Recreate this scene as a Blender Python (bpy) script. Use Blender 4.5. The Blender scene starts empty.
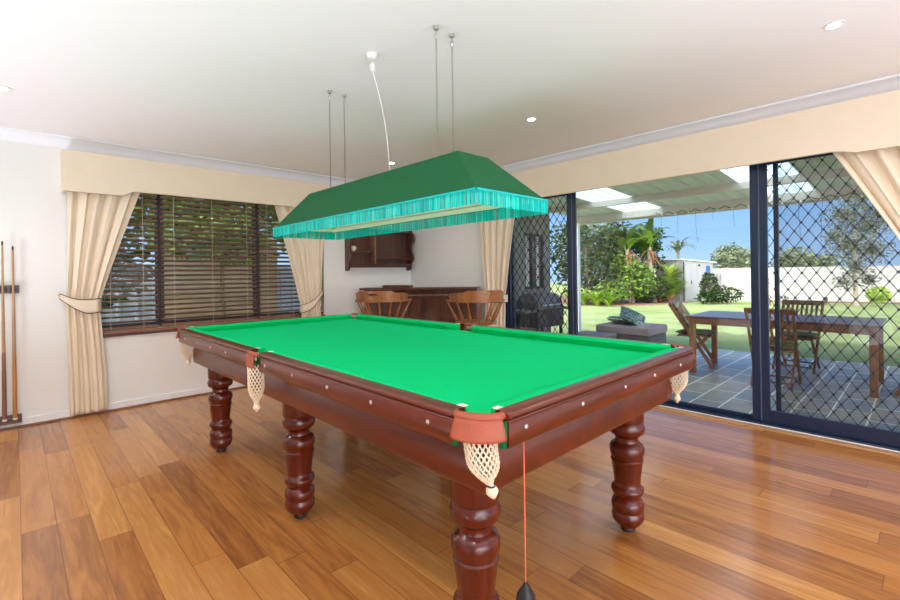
import bpy, bmesh, math, random
from mathutils import Vector, Matrix, Euler
PI = math.pi
rnd = random.Random(7)
S = bpy.context.scene
C = S.collection

# ------------------------------------------------------------------ materials
def new_mat(name):
    m = bpy.data.materials.new(name); m.use_nodes = True
    nt = m.node_tree; b = nt.nodes['Principled BSDF']
    return m, nt, b
def N(nt, t, **k):
    n = nt.nodes.new(t)
    for a, v in k.items():
        if a.startswith('i_'):
            n.inputs[a[2:].replace('_', ' ')].default_value = v
        else: setattr(n, a, v)
    return n
def rgb(c): return (c[0], c[1], c[2], 1)
def s2l(h):
    h = h.lstrip('#'); o = []
    for i in (0, 2, 4):
        v = int(h[i:i+2], 16) / 255
        o.append(v/12.92 if v <= .04045 else ((v+.055)/1.055)**2.4)
    return tuple(o)
def plain(name, col, rough=.5, metal=0, spec=.5, coat=0, var=.06, scale=20, bump=0, bscale=60):
    m, nt, b = new_mat(name)
    tc = N(nt, 'ShaderNodeTexCoord')
    no = N(nt, 'ShaderNodeTexNoise'); no.inputs['Scale'].default_value = scale; no.inputs['Detail'].default_value = 3
    nt.links.new(tc.outputs['Object'], no.inputs['Vector'])
    mx = N(nt, 'ShaderNodeMix', data_type='RGBA')
    mx.inputs[6].default_value = rgb([c*(1-var) for c in col]); mx.inputs[7].default_value = rgb([min(1, c*(1+var)) for c in col])
    nt.links.new(no.outputs['Fac'], mx.inputs[0]); nt.links.new(mx.outputs[2], b.inputs['Base Color'])
    b.inputs['Roughness'].default_value = rough; b.inputs['Metallic'].default_value = metal
    b.inputs['Specular IOR Level'].default_value = spec; b.inputs['Coat Weight'].default_value = coat
    b.inputs['Coat Roughness'].default_value = .08
    if bump:
        n2 = N(nt, 'ShaderNodeTexNoise'); n2.inputs['Scale'].default_value = bscale; n2.inputs['Detail'].default_value = 4
        nt.links.new(tc.outputs['Object'], n2.inputs['Vector'])
        bp = N(nt, 'ShaderNodeBump'); bp.inputs['Strength'].default_value = bump; bp.inputs['Distance'].default_value = .01
        nt.links.new(n2.outputs['Fac'], bp.inputs['Height']); nt.links.new(bp.outputs['Normal'], b.inputs['Normal'])
    return m
def wood(name, c1, c2, rough=.35, coat=.3, axis='Z', scale=6):
    m, nt, b = new_mat(name)
    tc = N(nt, 'ShaderNodeTexCoord'); mp = N(nt, 'ShaderNodeMapping')
    sc = {'X': (.12, 1, 1), 'Y': (1, .12, 1), 'Z': (1, 1, .12)}[axis]
    mp.inputs['Scale'].default_value = [s*scale for s in sc]
    nt.links.new(tc.outputs['Object'], mp.inputs['Vector'])
    no = N(nt, 'ShaderNodeTexNoise'); no.inputs['Scale'].default_value = 3; no.inputs['Detail'].default_value = 6; no.inputs['Distortion'].default_value = .8
    nt.links.new(mp.outputs['Vector'], no.inputs['Vector'])
    cr = N(nt, 'ShaderNodeValToRGB'); cr.color_ramp.elements[0].position = .3; cr.color_ramp.elements[1].position = .72
    cr.color_ramp.elements[0].color = rgb(c1); cr.color_ramp.elements[1].color = rgb(c2)
    nt.links.new(no.outputs['Fac'], cr.inputs['Fac']); nt.links.new(cr.outputs['Color'], b.inputs['Base Color'])
    b.inputs['Roughness'].default_value = rough; b.inputs['Coat Weight'].default_value = coat; b.inputs['Coat Roughness'].default_value = .1
    return m
def leafmat(name, c1, c2, trans=.25, rough=.5):
    m, nt, b = new_mat(name)
    ge = N(nt, 'ShaderNodeNewGeometry')
    cr = N(nt, 'ShaderNodeValToRGB'); cr.color_ramp.elements[0].color = rgb(c1); cr.color_ramp.elements[1].color = rgb(c2)
    nt.links.new(ge.outputs['Random Per Island'], cr.inputs['Fac']); nt.links.new(cr.outputs['Color'], b.inputs['Base Color'])
    b.inputs['Roughness'].default_value = rough; b.inputs['Specular IOR Level'].default_value = .25
    tr = N(nt, 'ShaderNodeBsdfTranslucent'); nt.links.new(cr.outputs['Color'], tr.inputs['Color'])
    ms = N(nt, 'ShaderNodeMixShader'); ms.inputs[0].default_value = trans
    out = nt.nodes['Material Output']
    nt.links.new(b.outputs[0], ms.inputs[1]); nt.links.new(tr.outputs[0], ms.inputs[2]); nt.links.new(ms.outputs[0], out.inputs['Surface'])
    return m
def glassmat(name, tint=(1, 1, 1), refl=1.0):
    m, nt, b = new_mat(name)
    nt.nodes.remove(b)
    tr = N(nt, 'ShaderNodeBsdfTransparent'); tr.inputs['Color'].default_value = rgb(tint)
    gl = N(nt, 'ShaderNodeBsdfGlossy'); gl.inputs['Roughness'].default_value = .01
    fr = N(nt, 'ShaderNodeFresnel'); fr.inputs['IOR'].default_value = 1.45
    mu = N(nt, 'ShaderNodeMath', operation='MULTIPLY'); mu.inputs[1].default_value = refl
    ms = N(nt, 'ShaderNodeMixShader')
    nt.links.new(fr.outputs[0], mu.inputs[0]); nt.links.new(mu.outputs[0], ms.inputs[0])
    nt.links.new(tr.outputs[0], ms.inputs[1]); nt.links.new(gl.outputs[0], ms.inputs[2])
    nt.links.new(ms.outputs[0], nt.nodes['Material Output'].inputs['Surface'])
    return m
def emit(name, col, s):
    m, nt, b = new_mat(name)
    b.inputs['Base Color'].default_value = rgb(col); b.inputs['Emission Color'].default_value = rgb(col); b.inputs['Emission Strength'].default_value = s
    return m

M = {}
M['wall'] = plain('wall_paint', (.83, .84, .81), .7, var=.015, scale=2)
M['ceil'] = plain('ceiling_paint', (.88, .88, .89), .8, var=.01, scale=2)
M['cornice'] = plain('cornice_paint', (.88, .89, .95), .5, var=.01)
M['white'] = plain('white_paint', (.85, .85, .84), .4, var=.01)
M['pelmet'] = plain('pelmet_fabric', s2l('#eee0ca'), .85, var=.03, scale=8, spec=.2)
M['mahog'] = wood('mahogany', (.066, .006, .002), (.155, .018, .004), .26, .25, 'Z', 5)
M['mahogY'] = wood('mahogany_rail', (.070, .0075, .002), (.155, .020, .0045), .28, .25, 'Y', 5)
M['mahogX'] = wood('mahogany_end', (.070, .0075, .002), (.155, .020, .0045), .28, .25, 'X', 5)
M['darkwood'] = wood('dark_wood', (.045, .014, .008), (.12, .04, .02), .35, .3, 'Z', 5)
M['darkwoodX'] = wood('dark_wood_h', (.05, .016, .010), (.13, .042, .022), .35, .3, 'X', 5)
M['pine'] = wood('honey_pine', (.24, .085, .024), (.46, .19, .06), .35, .4, 'Z', 6)
M['teak'] = wood('teak', (.22, .08, .035), (.42, .18, .08), .5, .1, 'Z', 6)
M['blindwood'] = wood('blind_wood', (.22, .14, .10), (.36, .25, .18), .4, .2, 'X', 6)
M['sillwood'] = wood('sill_wood', (.17, .075, .04), (.33, .16, .085), .4, .2, 'X', 6)
M['stripwood'] = wood('strip_wood', (.45, .24, .10), (.60, .34, .16), .35, .2, 'Y', 6)
M['leather'] = plain('red_leather', (.36, .080, .038), .5, var=.12, scale=30, bump=.2, bscale=150)
M['net'] = plain('cotton_net', s2l('#ecdcc0'), .9, var=.08, scale=60, spec=.1)
M['whiteleather'] = plain('pale_leather', (.75, .70, .6), .6, var=.05)
M['steel'] = plain('steel', (.62, .60, .58), .3, 1, var=.03)
M['brass'] = plain('brass', (.45, .33, .18), .35, 1, var=.05)
M['chainmetal'] = plain('chain_metal', (.22, .19, .16), .4, .8, var=.1)
M['black'] = plain('black_rubber', (.012, .012, .014), .45, var=.1)
M['navy'] = plain('navy_aluminium', s2l('#132744'), .32, .0, var=.05, spec=.6)
M['navy_l'] = plain('navy_aluminium_edge', s2l('#5a6c8e'), .3, .0, var=.05)
M['grille'] = plain('grille_black', (.018, .022, .035), .45, var=.05)
M['frame_brown'] = plain('frame_brown', (.04, .022, .022), .5, var=.05)
M['tape'] = plain('blind_cord', (.45, .36, .30), .8, var=.05)
M['glass'] = glassmat('clear_glass', (.97, .985, .98), .8)
M['glass_screen'] = glassmat('screened_glass', (.80, .82, .82), 1.2)
M['curtain'] = plain('curtain_fabric', s2l('#ecdec8'), .9, var=.05, scale=5, spec=.1)
M['piping'] = plain('dark_piping', (.02, .02, .03), .6)
M['cable'] = plain('white_cable', (.9, .9, .88), .4)
M['cuewood'] = wood('cue_butt_amber', (.42, .16, .02), (.60, .27, .05), .3, .5, 'Z', 8)
M['cuebrown'] = wood('cue_butt_brown', (.16, .06, .03), (.30, .13, .07), .3, .5, 'Z', 8)
M['cuetop'] = wood('cue_shaft', (.36, .20, .09), (.50, .30, .15), .3, .4, 'Z', 8)
M['cream_in'] = plain('shade_lining', (.80, .80, .62), .7, var=.02)
M['cord_o'] = plain('orange_cord', (.75, .16, .06), .5)
M['mulch'] = plain('bark_mulch', (.30, .16, .10), .95, var=.5, scale=8, bump=.6, bscale=20)
M['render'] = plain('rendered_wall', (.22, .20, .18), .85, var=.08, scale=3)
M['shedsteel'] = plain('shed_steel', (.36, .36, .37), .5, var=.03)
M['colorbond'] = plain('cream_steel', (.60, .57, .54), .5, var=.03)
M['ottfabric'] = plain('mauve_cushion', (.44, .33, .33), .9, var=.05, scale=10)
M['wicker'] = plain('grey_wicker', (.14, .13, .14), .8, var=.3, scale=60, bump=.5, bscale=90)
M['beam'] = plain('patio_beam', (.66, .55, .44), .5, var=.03)
M['gutter'] = plain('cream_beam', (.72, .62, .48), .5, var=.03)
M['trunk'] = plain('bark', (.20, .15, .11), .9, var=.3, scale=10, bump=.5)
M['palebark'] = plain('pale_bark', (.45, .38, .30), .9, var=.3, scale=8, bump=.5)

def felt():
    m, nt, b = new_mat('green_baize')
    tc = N(nt, 'ShaderNodeTexCoord')
    n1 = N(nt, 'ShaderNodeTexNoise'); n1.inputs['Scale'].default_value = 2.2; n1.inputs['Detail'].default_value = 5
    n2 = N(nt, 'ShaderNodeTexNoise'); n2.inputs['Scale'].default_value = 260
    nt.links.new(tc.outputs['Object'], n1.inputs['Vector']); nt.links.new(tc.outputs['Object'], n2.inputs['Vector'])
    mx = N(nt, 'ShaderNodeMix', data_type='RGBA'); mx.inputs[6].default_value = rgb((.001, .52, .145)); mx.inputs[7].default_value = rgb((.002, .62, .19))
    nt.links.new(n1.outputs['Fac'], mx.inputs[0]); nt.links.new(mx.outputs[2], b.inputs['Base Color'])
    bp = N(nt, 'ShaderNodeBump'); bp.inputs['Strength'].default_value = .15; bp.inputs['Distance'].default_value = .002
    nt.links.new(n2.outputs['Fac'], bp.inputs['Height']); nt.links.new(bp.outputs['Normal'], b.inputs['Normal'])
    b.inputs['Roughness'].default_value = .85; b.inputs['Specular IOR Level'].default_value = .06
    b.inputs['Sheen Weight'].default_value = .2; b.inputs['Sheen Roughness'].default_value = .4; b.inputs['Sheen Tint'].default_value = rgb((.0, 1, .55))
    return m
M['felt'] = felt()
M['shade'] = plain('shade_green', (.010, .125, .045), .7, var=.06, scale=3, spec=.2)

def fringe():
    m, nt, b = new_mat('teal_fringe')
    ge = N(nt, 'ShaderNodeNewGeometry')
    cr = N(nt, 'ShaderNodeValToRGB'); cr.color_ramp.elements[0].color = rgb((.0, .40, .38)); cr.color_ramp.elements[1].color = rgb((.0, .92, .82))
    nt.links.new(ge.outputs['Random Per Island'], cr.inputs['Fac']); nt.links.new(cr.outputs['Color'], b.inputs['Base Color'])
    b.inputs['Roughness'].default_value = .35; b.inputs['Specular IOR Level'].default_value = .5
    tr = N(nt, 'ShaderNodeBsdfTranslucent'); nt.links.new(cr.outputs['Color'], tr.inputs['Color'])
    ms = N(nt, 'ShaderNodeMixShader'); ms.inputs[0].default_value = .22
    nt.links.new(b.outputs[0], ms.inputs[1]); nt.links.new(tr.outputs[0], ms.inputs[2]); nt.links.new(ms.outputs[0], nt.nodes['Material Output'].inputs['Surface'])
    return m
M['fringe'] = fringe()

def floor_mat():
    m, nt, b = new_mat('blackbutt_floorboards')
    L = nt.links.new
    tc = N(nt, 'ShaderNodeTexCoord'); sp = N(nt, 'ShaderNodeSeparateXYZ'); L(tc.outputs['Object'], sp.inputs[0])
    def mth(op, a, bb=None, c=None):
        n = N(nt, 'ShaderNodeMath', operation=op)
        for i, v in enumerate((a, bb, c)):
            if v is None: continue
            if isinstance(v, (int, float)): n.inputs[i].default_value = v
            else: L(v, n.inputs[i])
        return n.outputs[0]
    W = .1272
    xr = mth('DIVIDE', mth('SUBTRACT', sp.outputs['X'], .012), W)
    row = mth('FLOOR', xr); fx = mth('FRACT', xr)
    wn = N(nt, 'ShaderNodeTexWhiteNoise', noise_dimensions='1D'); L(row, wn.inputs['W'])
    ln = mth('MULTIPLY_ADD', wn.outputs['Value'], .5, 1.15)
    yo = mth('ADD', mth('DIVIDE', sp.outputs['Y'], ln), mth('MULTIPLY', wn.outputs['Value'], 37.7))
    pid = mth('FLOOR', yo); fy = mth('FRACT', yo)
    cv = N(nt, 'ShaderNodeCombineXYZ'); L(row, cv.inputs[0]); L(pid, cv.inputs[1])
    w2 = N(nt, 'ShaderNodeTexWhiteNoise', noise_dimensions='2D'); L(cv.outputs[0], w2.inputs['Vector'])
    # grain
    gv = N(nt, 'ShaderNodeCombineXYZ')
    L(mth('MULTIPLY', sp.outputs['X'], 14), gv.inputs[0]); L(mth('MULTIPLY', sp.outputs['Y'], 1.1), gv.inputs[1]); L(mth('MULTIPLY', w2.outputs['Value'], 50), gv.inputs[2])
    gn = N(nt, 'ShaderNodeTexNoise'); gn.inputs['Scale'].default_value = 1.6; gn.inputs['Detail'].default_value = 6; gn.inputs['Distortion'].default_value = 1.6
    L(gv.outputs[0], gn.inputs['Vector'])
    gn2 = N(nt, 'ShaderNodeTexNoise'); gn2.inputs['Scale'].default_value = 9; gn2.inputs['Detail'].default_value = 3
    L(gv.outputs[0], gn2.inputs['Vector'])
    cr = N(nt, 'ShaderNodeValToRGB'); e = cr.color_ramp.elements
    e[0].position = 0; e[0].color = rgb((.27, .098, .028)); e[1].position = 1; e[1].color = rgb((.74, .35, .10))
    x = e.new(.18); x.color = rgb((.36, .135, .036)); x = e.new(.5); x.color = rgb((.54, .215, .052)); x = e.new(.8); x.color = rgb((.59, .27, .075))
    t = mth('ADD', mth('MULTIPLY', w2.outputs['Value'], .62), mth('MULTIPLY', mth('SUBTRACT', gn.outputs['Fac'], .5), 1.1))
    t = mth('ADD', t, mth('MULTIPLY', mth('SUBTRACT', gn2.outputs['Fac'], .5), .35))
    t = mth('ADD', t, .2)
    L(t, cr.inputs['Fac'])
    # joints
    ex = mth('MINIMUM', fx, mth('SUBTRACT', 1, fx)); ey = mth('MULTIPLY', mth('MINIMUM', fy, mth('SUBTRACT', 1, fy)), 11)
    ed = mth('MINIMUM', ex, ey)
    j = N(nt, 'ShaderNodeMapRange'); j.inputs['From Min'].default_value = .006; j.inputs['From Max'].default_value = .02; L(ed, j.inputs['Value'])
    mx = N(nt, 'ShaderNodeMix', data_type='RGBA'); mx.inputs[6].default_value = rgb((.12, .045, .016))
    jm = mth('MULTIPLY_ADD', j.outputs[0], .65, .35)
    L(jm, mx.inputs[0]); L(cr.outputs['Color'], mx.inputs[7]); L(mx.outputs[2], b.inputs['Base Color'])
    bp = N(nt, 'ShaderNodeBump'); bp.inputs['Strength'].default_value = .25; bp.inputs['Distance'].default_value = .002
    L(j.outputs[0], bp.inputs['Height'])
    lo = N(nt, 'ShaderNodeTexNoise'); lo.inputs['Scale'].default_value = 3; L(tc.outputs['Object'], lo.inputs['Vector'])
    bp2 = N(nt, 'ShaderNodeBump'); bp2.inputs['Strength'].default_value = .04; bp2.inputs['Distance'].default_value = .02
    L(lo.outputs['Fac'], bp2.inputs['Height']); L(bp.outputs['Normal'], bp2.inputs['Normal']); L(bp2.outputs['Normal'], b.inputs['Normal'])
    b.inputs['Roughness'].default_value = .24; b.inputs['Specular IOR Level'].default_value = .5
    b.inputs['Coat Weight'].default_value = .25; b.inputs['Coat Roughness'].default_value = .12
    return m
M['floor'] = floor_mat()

def paving_mat():
    m, nt, b = new_mat('slate_paving')
    L = nt.links.new
    tc = N(nt, 'ShaderNodeTexCoord'); mp = N(nt, 'ShaderNodeMapping'); mp.inputs['Location'].default_value = (.1, -.105, 0)
    L(tc.outputs['Object'], mp.inputs['Vector'])
    br = N(nt, 'ShaderNodeTexBrick'); br.offset = .5; br.offset_frequency = 2
    for k, v in (('Scale', 1), ('Brick Width', .52), ('Row Height', .26), ('Mortar Size', .008), ('Mortar Smooth', .2)): br.inputs[k].default_value = v
    br.inputs['Color1'].default_value = rgb((.12, .14, .17)); br.inputs['Color2'].default_value = rgb((.24, .20, .16)); br.inputs['Mortar'].default_value = rgb((.55, .52, .46))
    L(mp.outputs['Vector'], br.inputs['Vector'])
    no = N(nt, 'ShaderNodeTexNoise'); no.inputs['Scale'].default_value = 6; no.inputs['Detail'].default_value = 6; L(tc.outputs['Object'], no.inputs['Vector'])
    mx = N(nt, 'ShaderNodeMix', data_type='RGBA', blend_type='MULTIPLY'); mx.inputs[0].default_value = .6
    L(br.outputs['Color'], mx.inputs[6]); L(no.outputs['Fac'], mx.inputs[7])
    hs = N(nt, 'ShaderNodeHueSaturation'); hs.inputs['Value'].default_value = 3.3; L(mx.outputs[2], hs.inputs['Color']); L(hs.outputs['Color'], b.inputs['Base Color'])
    bp = N(nt, 'ShaderNodeBump'); bp.inputs['Strength'].default_value = .5; bp.inputs['Distance'].default_value = .01; L(no.outputs['Fac'], bp.inputs['Height']); L(bp.outputs['Normal'], b.inputs['Normal'])
    b.inputs['Roughness'].default_value = .38
    return m
M['paving'] = paving_mat()
def grass_mat():
    m, nt, b = new_mat('lawn_grass'); L = nt.links.new
    tc = N(nt, 'ShaderNodeTexCoord')
    n1 = N(nt, 'ShaderNodeTexNoise'); n1.inputs['Scale'].default_value = .7; n1.inputs['Detail'].default_value = 8; L(tc.outputs['Object'], n1.inputs['Vector'])
    n2 = N(nt, 'ShaderNodeTexNoise'); n2.inputs['Scale'].default_value = 40; n2.inputs['Detail'].default_value = 4; L(tc.outputs['Object'], n2.inputs['Vector'])
    ad = N(nt, 'ShaderNodeMath', operation='ADD'); L(n1.outputs['Fac'], ad.inputs[0]); L(n2.outputs['Fac'], ad.inputs[1])
    cr = N(nt, 'ShaderNodeValToRGB'); cr.color_ramp.elements[0].position = .35; cr.color_ramp.elements[1].position = .7
    hf = N(nt, 'ShaderNodeMath', operation='MULTIPLY'); hf.inputs[1].default_value = .5; L(ad.outputs[0], hf.inputs[0]); L(hf.outputs[0], cr.inputs['Fac'])
    cr.color_ramp.elements[0].color = rgb((.24, .33, .10)); cr.color_ramp.elements[1].color = rgb((.52, .56, .27))
    L(cr.outputs['Color'], b.inputs['Base Color']); b.inputs['Roughness'].default_value = .9; b.inputs['Specular IOR Level'].default_value = .1
    bp = N(nt, 'ShaderNodeBump'); bp.inputs['Strength'].default_value = .8; bp.inputs['Distance'].default_value = .05; L(n2.outputs['Fac'], bp.inputs['Height']); L(bp.outputs['Normal'], b.inputs['Normal'])
    return m
M['grass'] = grass_mat()
def pattern_mat(name, c1, c2, scale):
    m, nt, b = new_mat(name); L = nt.links.new
    tc = N(nt, 'ShaderNodeTexCoord')
    n = N(nt, 'ShaderNodeTexNoise'); n.inputs['Scale'].default_value = scale; n.inputs['Detail'].default_value = 0; n.inputs['Distortion'].default_value = 1.5
    L(tc.outputs['Object'], n.inputs['Vector'])
    mu = N(nt, 'ShaderNodeMath', operation='MULTIPLY'); mu.inputs[1].default_value = 7; L(n.outputs['Fac'], mu.inputs[0])
    fr = N(nt, 'ShaderNodeMath', operation='FRACT'); L(mu.outputs[0], fr.inputs[0])
    cr = N(nt, 'ShaderNodeValToRGB'); cr.color_ramp.interpolation = 'CONSTANT'; cr.color_ramp.elements[0].color = rgb(c1); cr.color_ramp.elements[1].color = rgb(c2); cr.color_ramp.elements[1].position = .6
    L(fr.outputs[0], cr.inputs['Fac']); L(cr.outputs['Color'], b.inputs['Base Color']); b.inputs['Roughness'].default_value = .9
    return m
M['scroll'] = pattern_mat('teal_scroll_print', (.06, .12, .11), (.35, .42, .36), 4)
M['towel'] = pattern_mat('striped_cushion', (.32, .20, .12), (.50, .48, .30), 3)
M['olive'] = plain('olive_cushion', (.17, .17, .07), .9, var=.1)
m, nt, b = new_mat('green_roof_sheet'); b.inputs['Base Color'].default_value = rgb((.74, .77, .64)); b.inputs['Roughness'].default_value = .5
tl = N(nt, 'ShaderNodeBsdfTranslucent'); tl.inputs['Color'].default_value = rgb((.66, .70, .54)); ms = N(nt, 'ShaderNodeMixShader'); ms.inputs[0].default_value = .2
nt.links.new(b.outputs[0], ms.inputs[1]); nt.links.new(tl.outputs[0], ms.inputs[2]); nt.links.new(ms.outputs[0], nt.nodes['Material Output'].inputs['Surface'])
M['greensheet'] = m
M['clearsheet'] = None
m, nt, b = new_mat('clear_roof_sheet'); nt.nodes.remove(b)
tr = N(nt, 'ShaderNodeBsdfTransparent'); tr.inputs['Color'].default_value = rgb((.8, .9, .92)); tl = N(nt, 'ShaderNodeBsdfTranslucent'); tl.inputs['Color'].default_value = rgb((.85, .95, .97))
ms = N(nt, 'ShaderNodeMixShader'); ms.inputs[0].default_value = .6
nt.links.new(tr.outputs[0], ms.inputs[1]); nt.links.new(tl.outputs[0], ms.inputs[2]); nt.links.new(ms.outputs[0], nt.nodes['Material Output'].inputs['Surface'])
M['clearsheet'] = m
M['leaf_dark'] = leafmat('leaf_dark', (.005, .014, .004), (.07, .12, .022))
M['leaf_mid'] = leafmat('leaf_mid', (.012, .045, .006), (.26, .40, .06))
M['leaf_lime'] = leafmat('leaf_lime', (.12, .26, .02), (.60, .72, .14))
M['leaf_pale'] = leafmat('leaf_pale', (.10, .13, .07), (.32, .36, .22))
M['leaf_rust'] = leafmat('leaf_rust', (.25, .10, .04), (.50, .25, .10))
M['timberfence'] = wood('timber_fence', (.30, .20, .12), (.52, .38, .24), .8, 0, 'X', 4)
M['lamp'] = emit('downlight_glow', (1, .97, .9), 30)
M['concrete'] = plain('pale_concrete', (.62, .60, .57), .9, var=.05)
M['blue'] = plain('blue_pane', (.03, .10, .35), .2)
M['bluefence'] = plain('blue_grey_steel', (.36, .42, .52), .4, var=.04)
M['leaf_gum'] = leafmat('leaf_gum', (.06, .075, .055), (.26, .28, .22))
M['tabletop'] = wood('red_timber_top', (.17, .05, .035), (.30, .11, .08), .3, .3, 'Y', 5)
M['ottcush2'] = plain('dark_mauve_cushion', (.27, .23, .26), .9, var=.05)

# ------------------------------------------------------------------ geometry helpers
def add_box(bm, x0, x1, y0, y1, z0, z1, mat=None):
    vs = [bm.verts.new(p) for p in ((x0,y0,z0),(x1,y0,z0),(x1,y1,z0),(x0,y1,z0),(x0,y0,z1),(x1,y0,z1),(x1,y1,z1),(x0,y1,z1))]
    for f in ((0,3,2,1),(4,5,6,7),(0,1,5,4),(1,2,6,5),(2,3,7,6),(3,0,4,7)):
        fc = bm.faces.new([vs[i] for i in f])
        if mat is not None: fc.material_index = mat
    return vs
def add_obox(bm, c, size, rot=None):
    """oriented box: centre, full size, rotation Matrix/Euler"""
    vs = add_box(bm, -size[0]/2, size[0]/2, -size[1]/2, size[1]/2, -size[2]/2, size[2]/2)
    R = rot.to_matrix() if isinstance(rot, Euler) else (rot or Matrix.Identity(3))
    for v in vs: v.co = R @ v.co + Vector(c)
    return vs
def frame_of(d):
    d = Vector(d).normalized(); u = Vector((0,0,1)) if abs(d.z) < .9 else Vector((1,0,0))
    a = d.cross(u).normalized(); b = d.cross(a).normalized()
    return a, b
def add_bar(bm, p, q, w, h=None, up=None):
    """rectangular bar from p to q"""
    p = Vector(p); q = Vector(q); h = h or w
    d = (q-p).normalized()
    if up is None: a, b = frame_of(d)
    else:
        a = d.cross(Vector(up)).normalized(); b = a.cross(d).normalized()
    r = []
    for s in (p, q):
        r.append([bm.verts.new(s + a*w/2*i + b*h/2*j) for i, j in ((-1,-1),(1,-1),(1,1),(-1,1))])
    for i in range(4): bm.faces.new((r[0][i], r[0][(i+1)%4], r[1][(i+1)%4], r[1][i]))
    bm.faces.new(r[0][::-1]); bm.faces.new(r[1])
def add_tube(bm, pts, r, n=8, caps=True, radii=None, closed=False):
    pts = [Vector(p) for p in pts]; rings = []
    pa = None
    for i, p in enumerate(pts):
        d = (pts[(i+1) % len(pts)] - pts[i-1]) if closed else (pts[min(i+1, len(pts)-1)] - pts[max(i-1, 0)])
        d.normalize()
        if pa is None: a, b = frame_of(d)
        else:
            a = (pa - d*pa.dot(d))
            a = a.normalized() if a.length > 1e-6 else frame_of(d)[0]
            b = d.cross(a)
        pa = a; rr = radii[i] if radii else r
        rings.append([bm.verts.new(p + a*math.cos(2*PI*k/n)*rr + b*math.sin(2*PI*k/n)*rr) for k in range(n)])
    m = len(rings)
    for i in range(m if closed else m-1):
        A = rings[i]; B = rings[(i+1) % m]
        for k in range(n): bm.faces.new((A[k], A[(k+1)%n], B[(k+1)%n], B[k]))
    if caps and not closed: bm.faces.new(rings[0][::-1]); bm.faces.new(rings[-1])
def add_lathe(bm, prof, c=(0,0,0), n=32, M4=None):
    """prof: list of (r, z)"""
    rings = []
    for r, z in prof:
        rings.append([bm.verts.new((max(r, 1e-4)*math.cos(2*PI*k/n)+c[0], max(r, 1e-4)*math.sin(2*PI*k/n)+c[1], z+c[2])) for k in range(n)])
    if M4:
        for rg in rings:
            for v in rg: v.co = M4 @ v.co
    for i in range(len(rings)-1):
        for k in range(n): bm.faces.new((rings[i][k], rings[i][(k+1)%n], rings[i+1][(k+1)%n], rings[i+1][k]))
    bm.faces.new(rings[0][::-1]); bm.faces.new(rings[-1])
def add_prism(bm, poly, ext, f):
    """extrude 2D polygon: f(u,v,w) -> point, w in ext"""
    A = [bm.verts.new(f(u, v, ext[0])) for u, v in poly]; B = [bm.verts.new(f(u, v, ext[1])) for u, v in poly]
    n = len(poly)
    for i in range(n): bm.faces.new((A[i], A[(i+1)%n], B[(i+1)%n], B[i]))
    bm.faces.new(A[::-1]); bm.faces.new(B)
def grid(bm, f, nu, nv, closed_u=False):
    V = [[bm.verts.new(f(i/nu, j/nv)) for i in range(nu if closed_u else nu+1)] for j in range(nv+1)]
    w = len(V[0])
    for j in range(nv):
        for i in range(nu):
            bm.faces.new((V[j][i], V[j][(i+1)%w], V[j+1][(i+1)%w], V[j+1][i]))
    return V
def add_blob(bm, c, r, seg=16, ring=10, nz=0, R=None):
    rr = random.Random(int(abs(c[0]*1000+c[1]*77+c[2]*13)))
    res = bmesh.ops.create_uvsphere(bm, u_segments=seg, v_segments=ring, radius=1)
    for v in res['verts']:
        k = 1 + rr.uniform(-nz, nz)
        p = Vector((v.co.x*r[0]*k, v.co.y*r[1]*k, v.co.z*r[2]*k))
        if R: p = R @ p
        v.co = p + Vector(c)

def obj(name, bm, m, parent=None, smooth=False, bevel=0, solid=0, sub=0, angle=40):
    me = bpy.data.meshes.new(name)
    bmesh.ops.recalc_face_normals(bm, faces=bm.faces[:])
    off = None
    bm.to_mesh(me); bm.free()
    for mm in (m if isinstance(m, (list, tuple)) else [m]): me.materials.append(mm)
    o = bpy.data.objects.new(name, me); C.objects.link(o)
    if smooth:
        for p in me.polygons: p.use_smooth = True
        me.set_sharp_from_angle(angle=math.radians(angle))
    if solid:
        md = o.modifiers.new('solid', 'SOLIDIFY'); md.thickness = solid; md.offset = 0
    if bevel:
        md = o.modifiers.new('bevel', 'BEVEL'); md.width = bevel; md.segments = 2; md.limit_method = 'ANGLE'
        for p in me.polygons: p.use_smooth = True
        me.set_sharp_from_angle(angle=math.radians(35))
    if sub:
        md = o.modifiers.new('sub', 'SUBSURF'); md.levels = sub; md.render_levels = sub
    if parent is not None:
        o.parent = parent
        o.matrix_parent_inverse = parent.matrix_world.inverted() if False else Matrix.Translation(-Vector(parent.location)) if abs(parent.rotation_euler.z) < 1e-9 and not parent.get('_local') else Matrix.Identity(4)
    return o
def BM(): return bmesh.new()
def thing(name, label, cat, loc=(0,0,0), group=None, local=False, rotz=0):
    """Empty at the thing's base. local=True: parts are modelled in the thing's own coordinates; else in world coordinates."""
    o = bpy.data.objects.new(name, None); C.objects.link(o); o.location = loc; o.rotation_euler = (0,0,rotz)
    o.empty_display_size = .1
    o['label'] = label; o['category'] = cat
    if group: o['group'] = group
    if local: o['_local'] = 1
    return o
def tag(o, label, cat, group=None, kind=None):
    o['label'] = label; o['category'] = cat
    if group: o['group'] = group
    if kind: o['kind'] = kind
    return o
def struct(name, bm, m, parent=None, label=None, cat=None, **k):
    o = obj(name, bm, m, parent, **k)
    if parent is None:
        o['kind'] = 'structure'
        if label: o['label'] = label; o['category'] = cat or name.split('_')[0]
    return o
def sthing(name, label, cat, loc=(0,0,0)):
    o = thing(name, label, cat, loc); o['kind'] = 'structure'; return o
def copy_tree(o, loc=None, rotz=None, label=None):
    c = o.copy(); C.objects.link(c)
    if loc is not None: c.location = loc
    if rotz is not None: c.rotation_euler = (0,0,rotz)
    if label: c['label'] = label
    for ch in list(o.children):
        d = ch.copy(); C.objects.link(d); d.parent = c
        for g in list(ch.children):
            e = g.copy(); C.objects.link(e); e.parent = d
    return c

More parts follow.
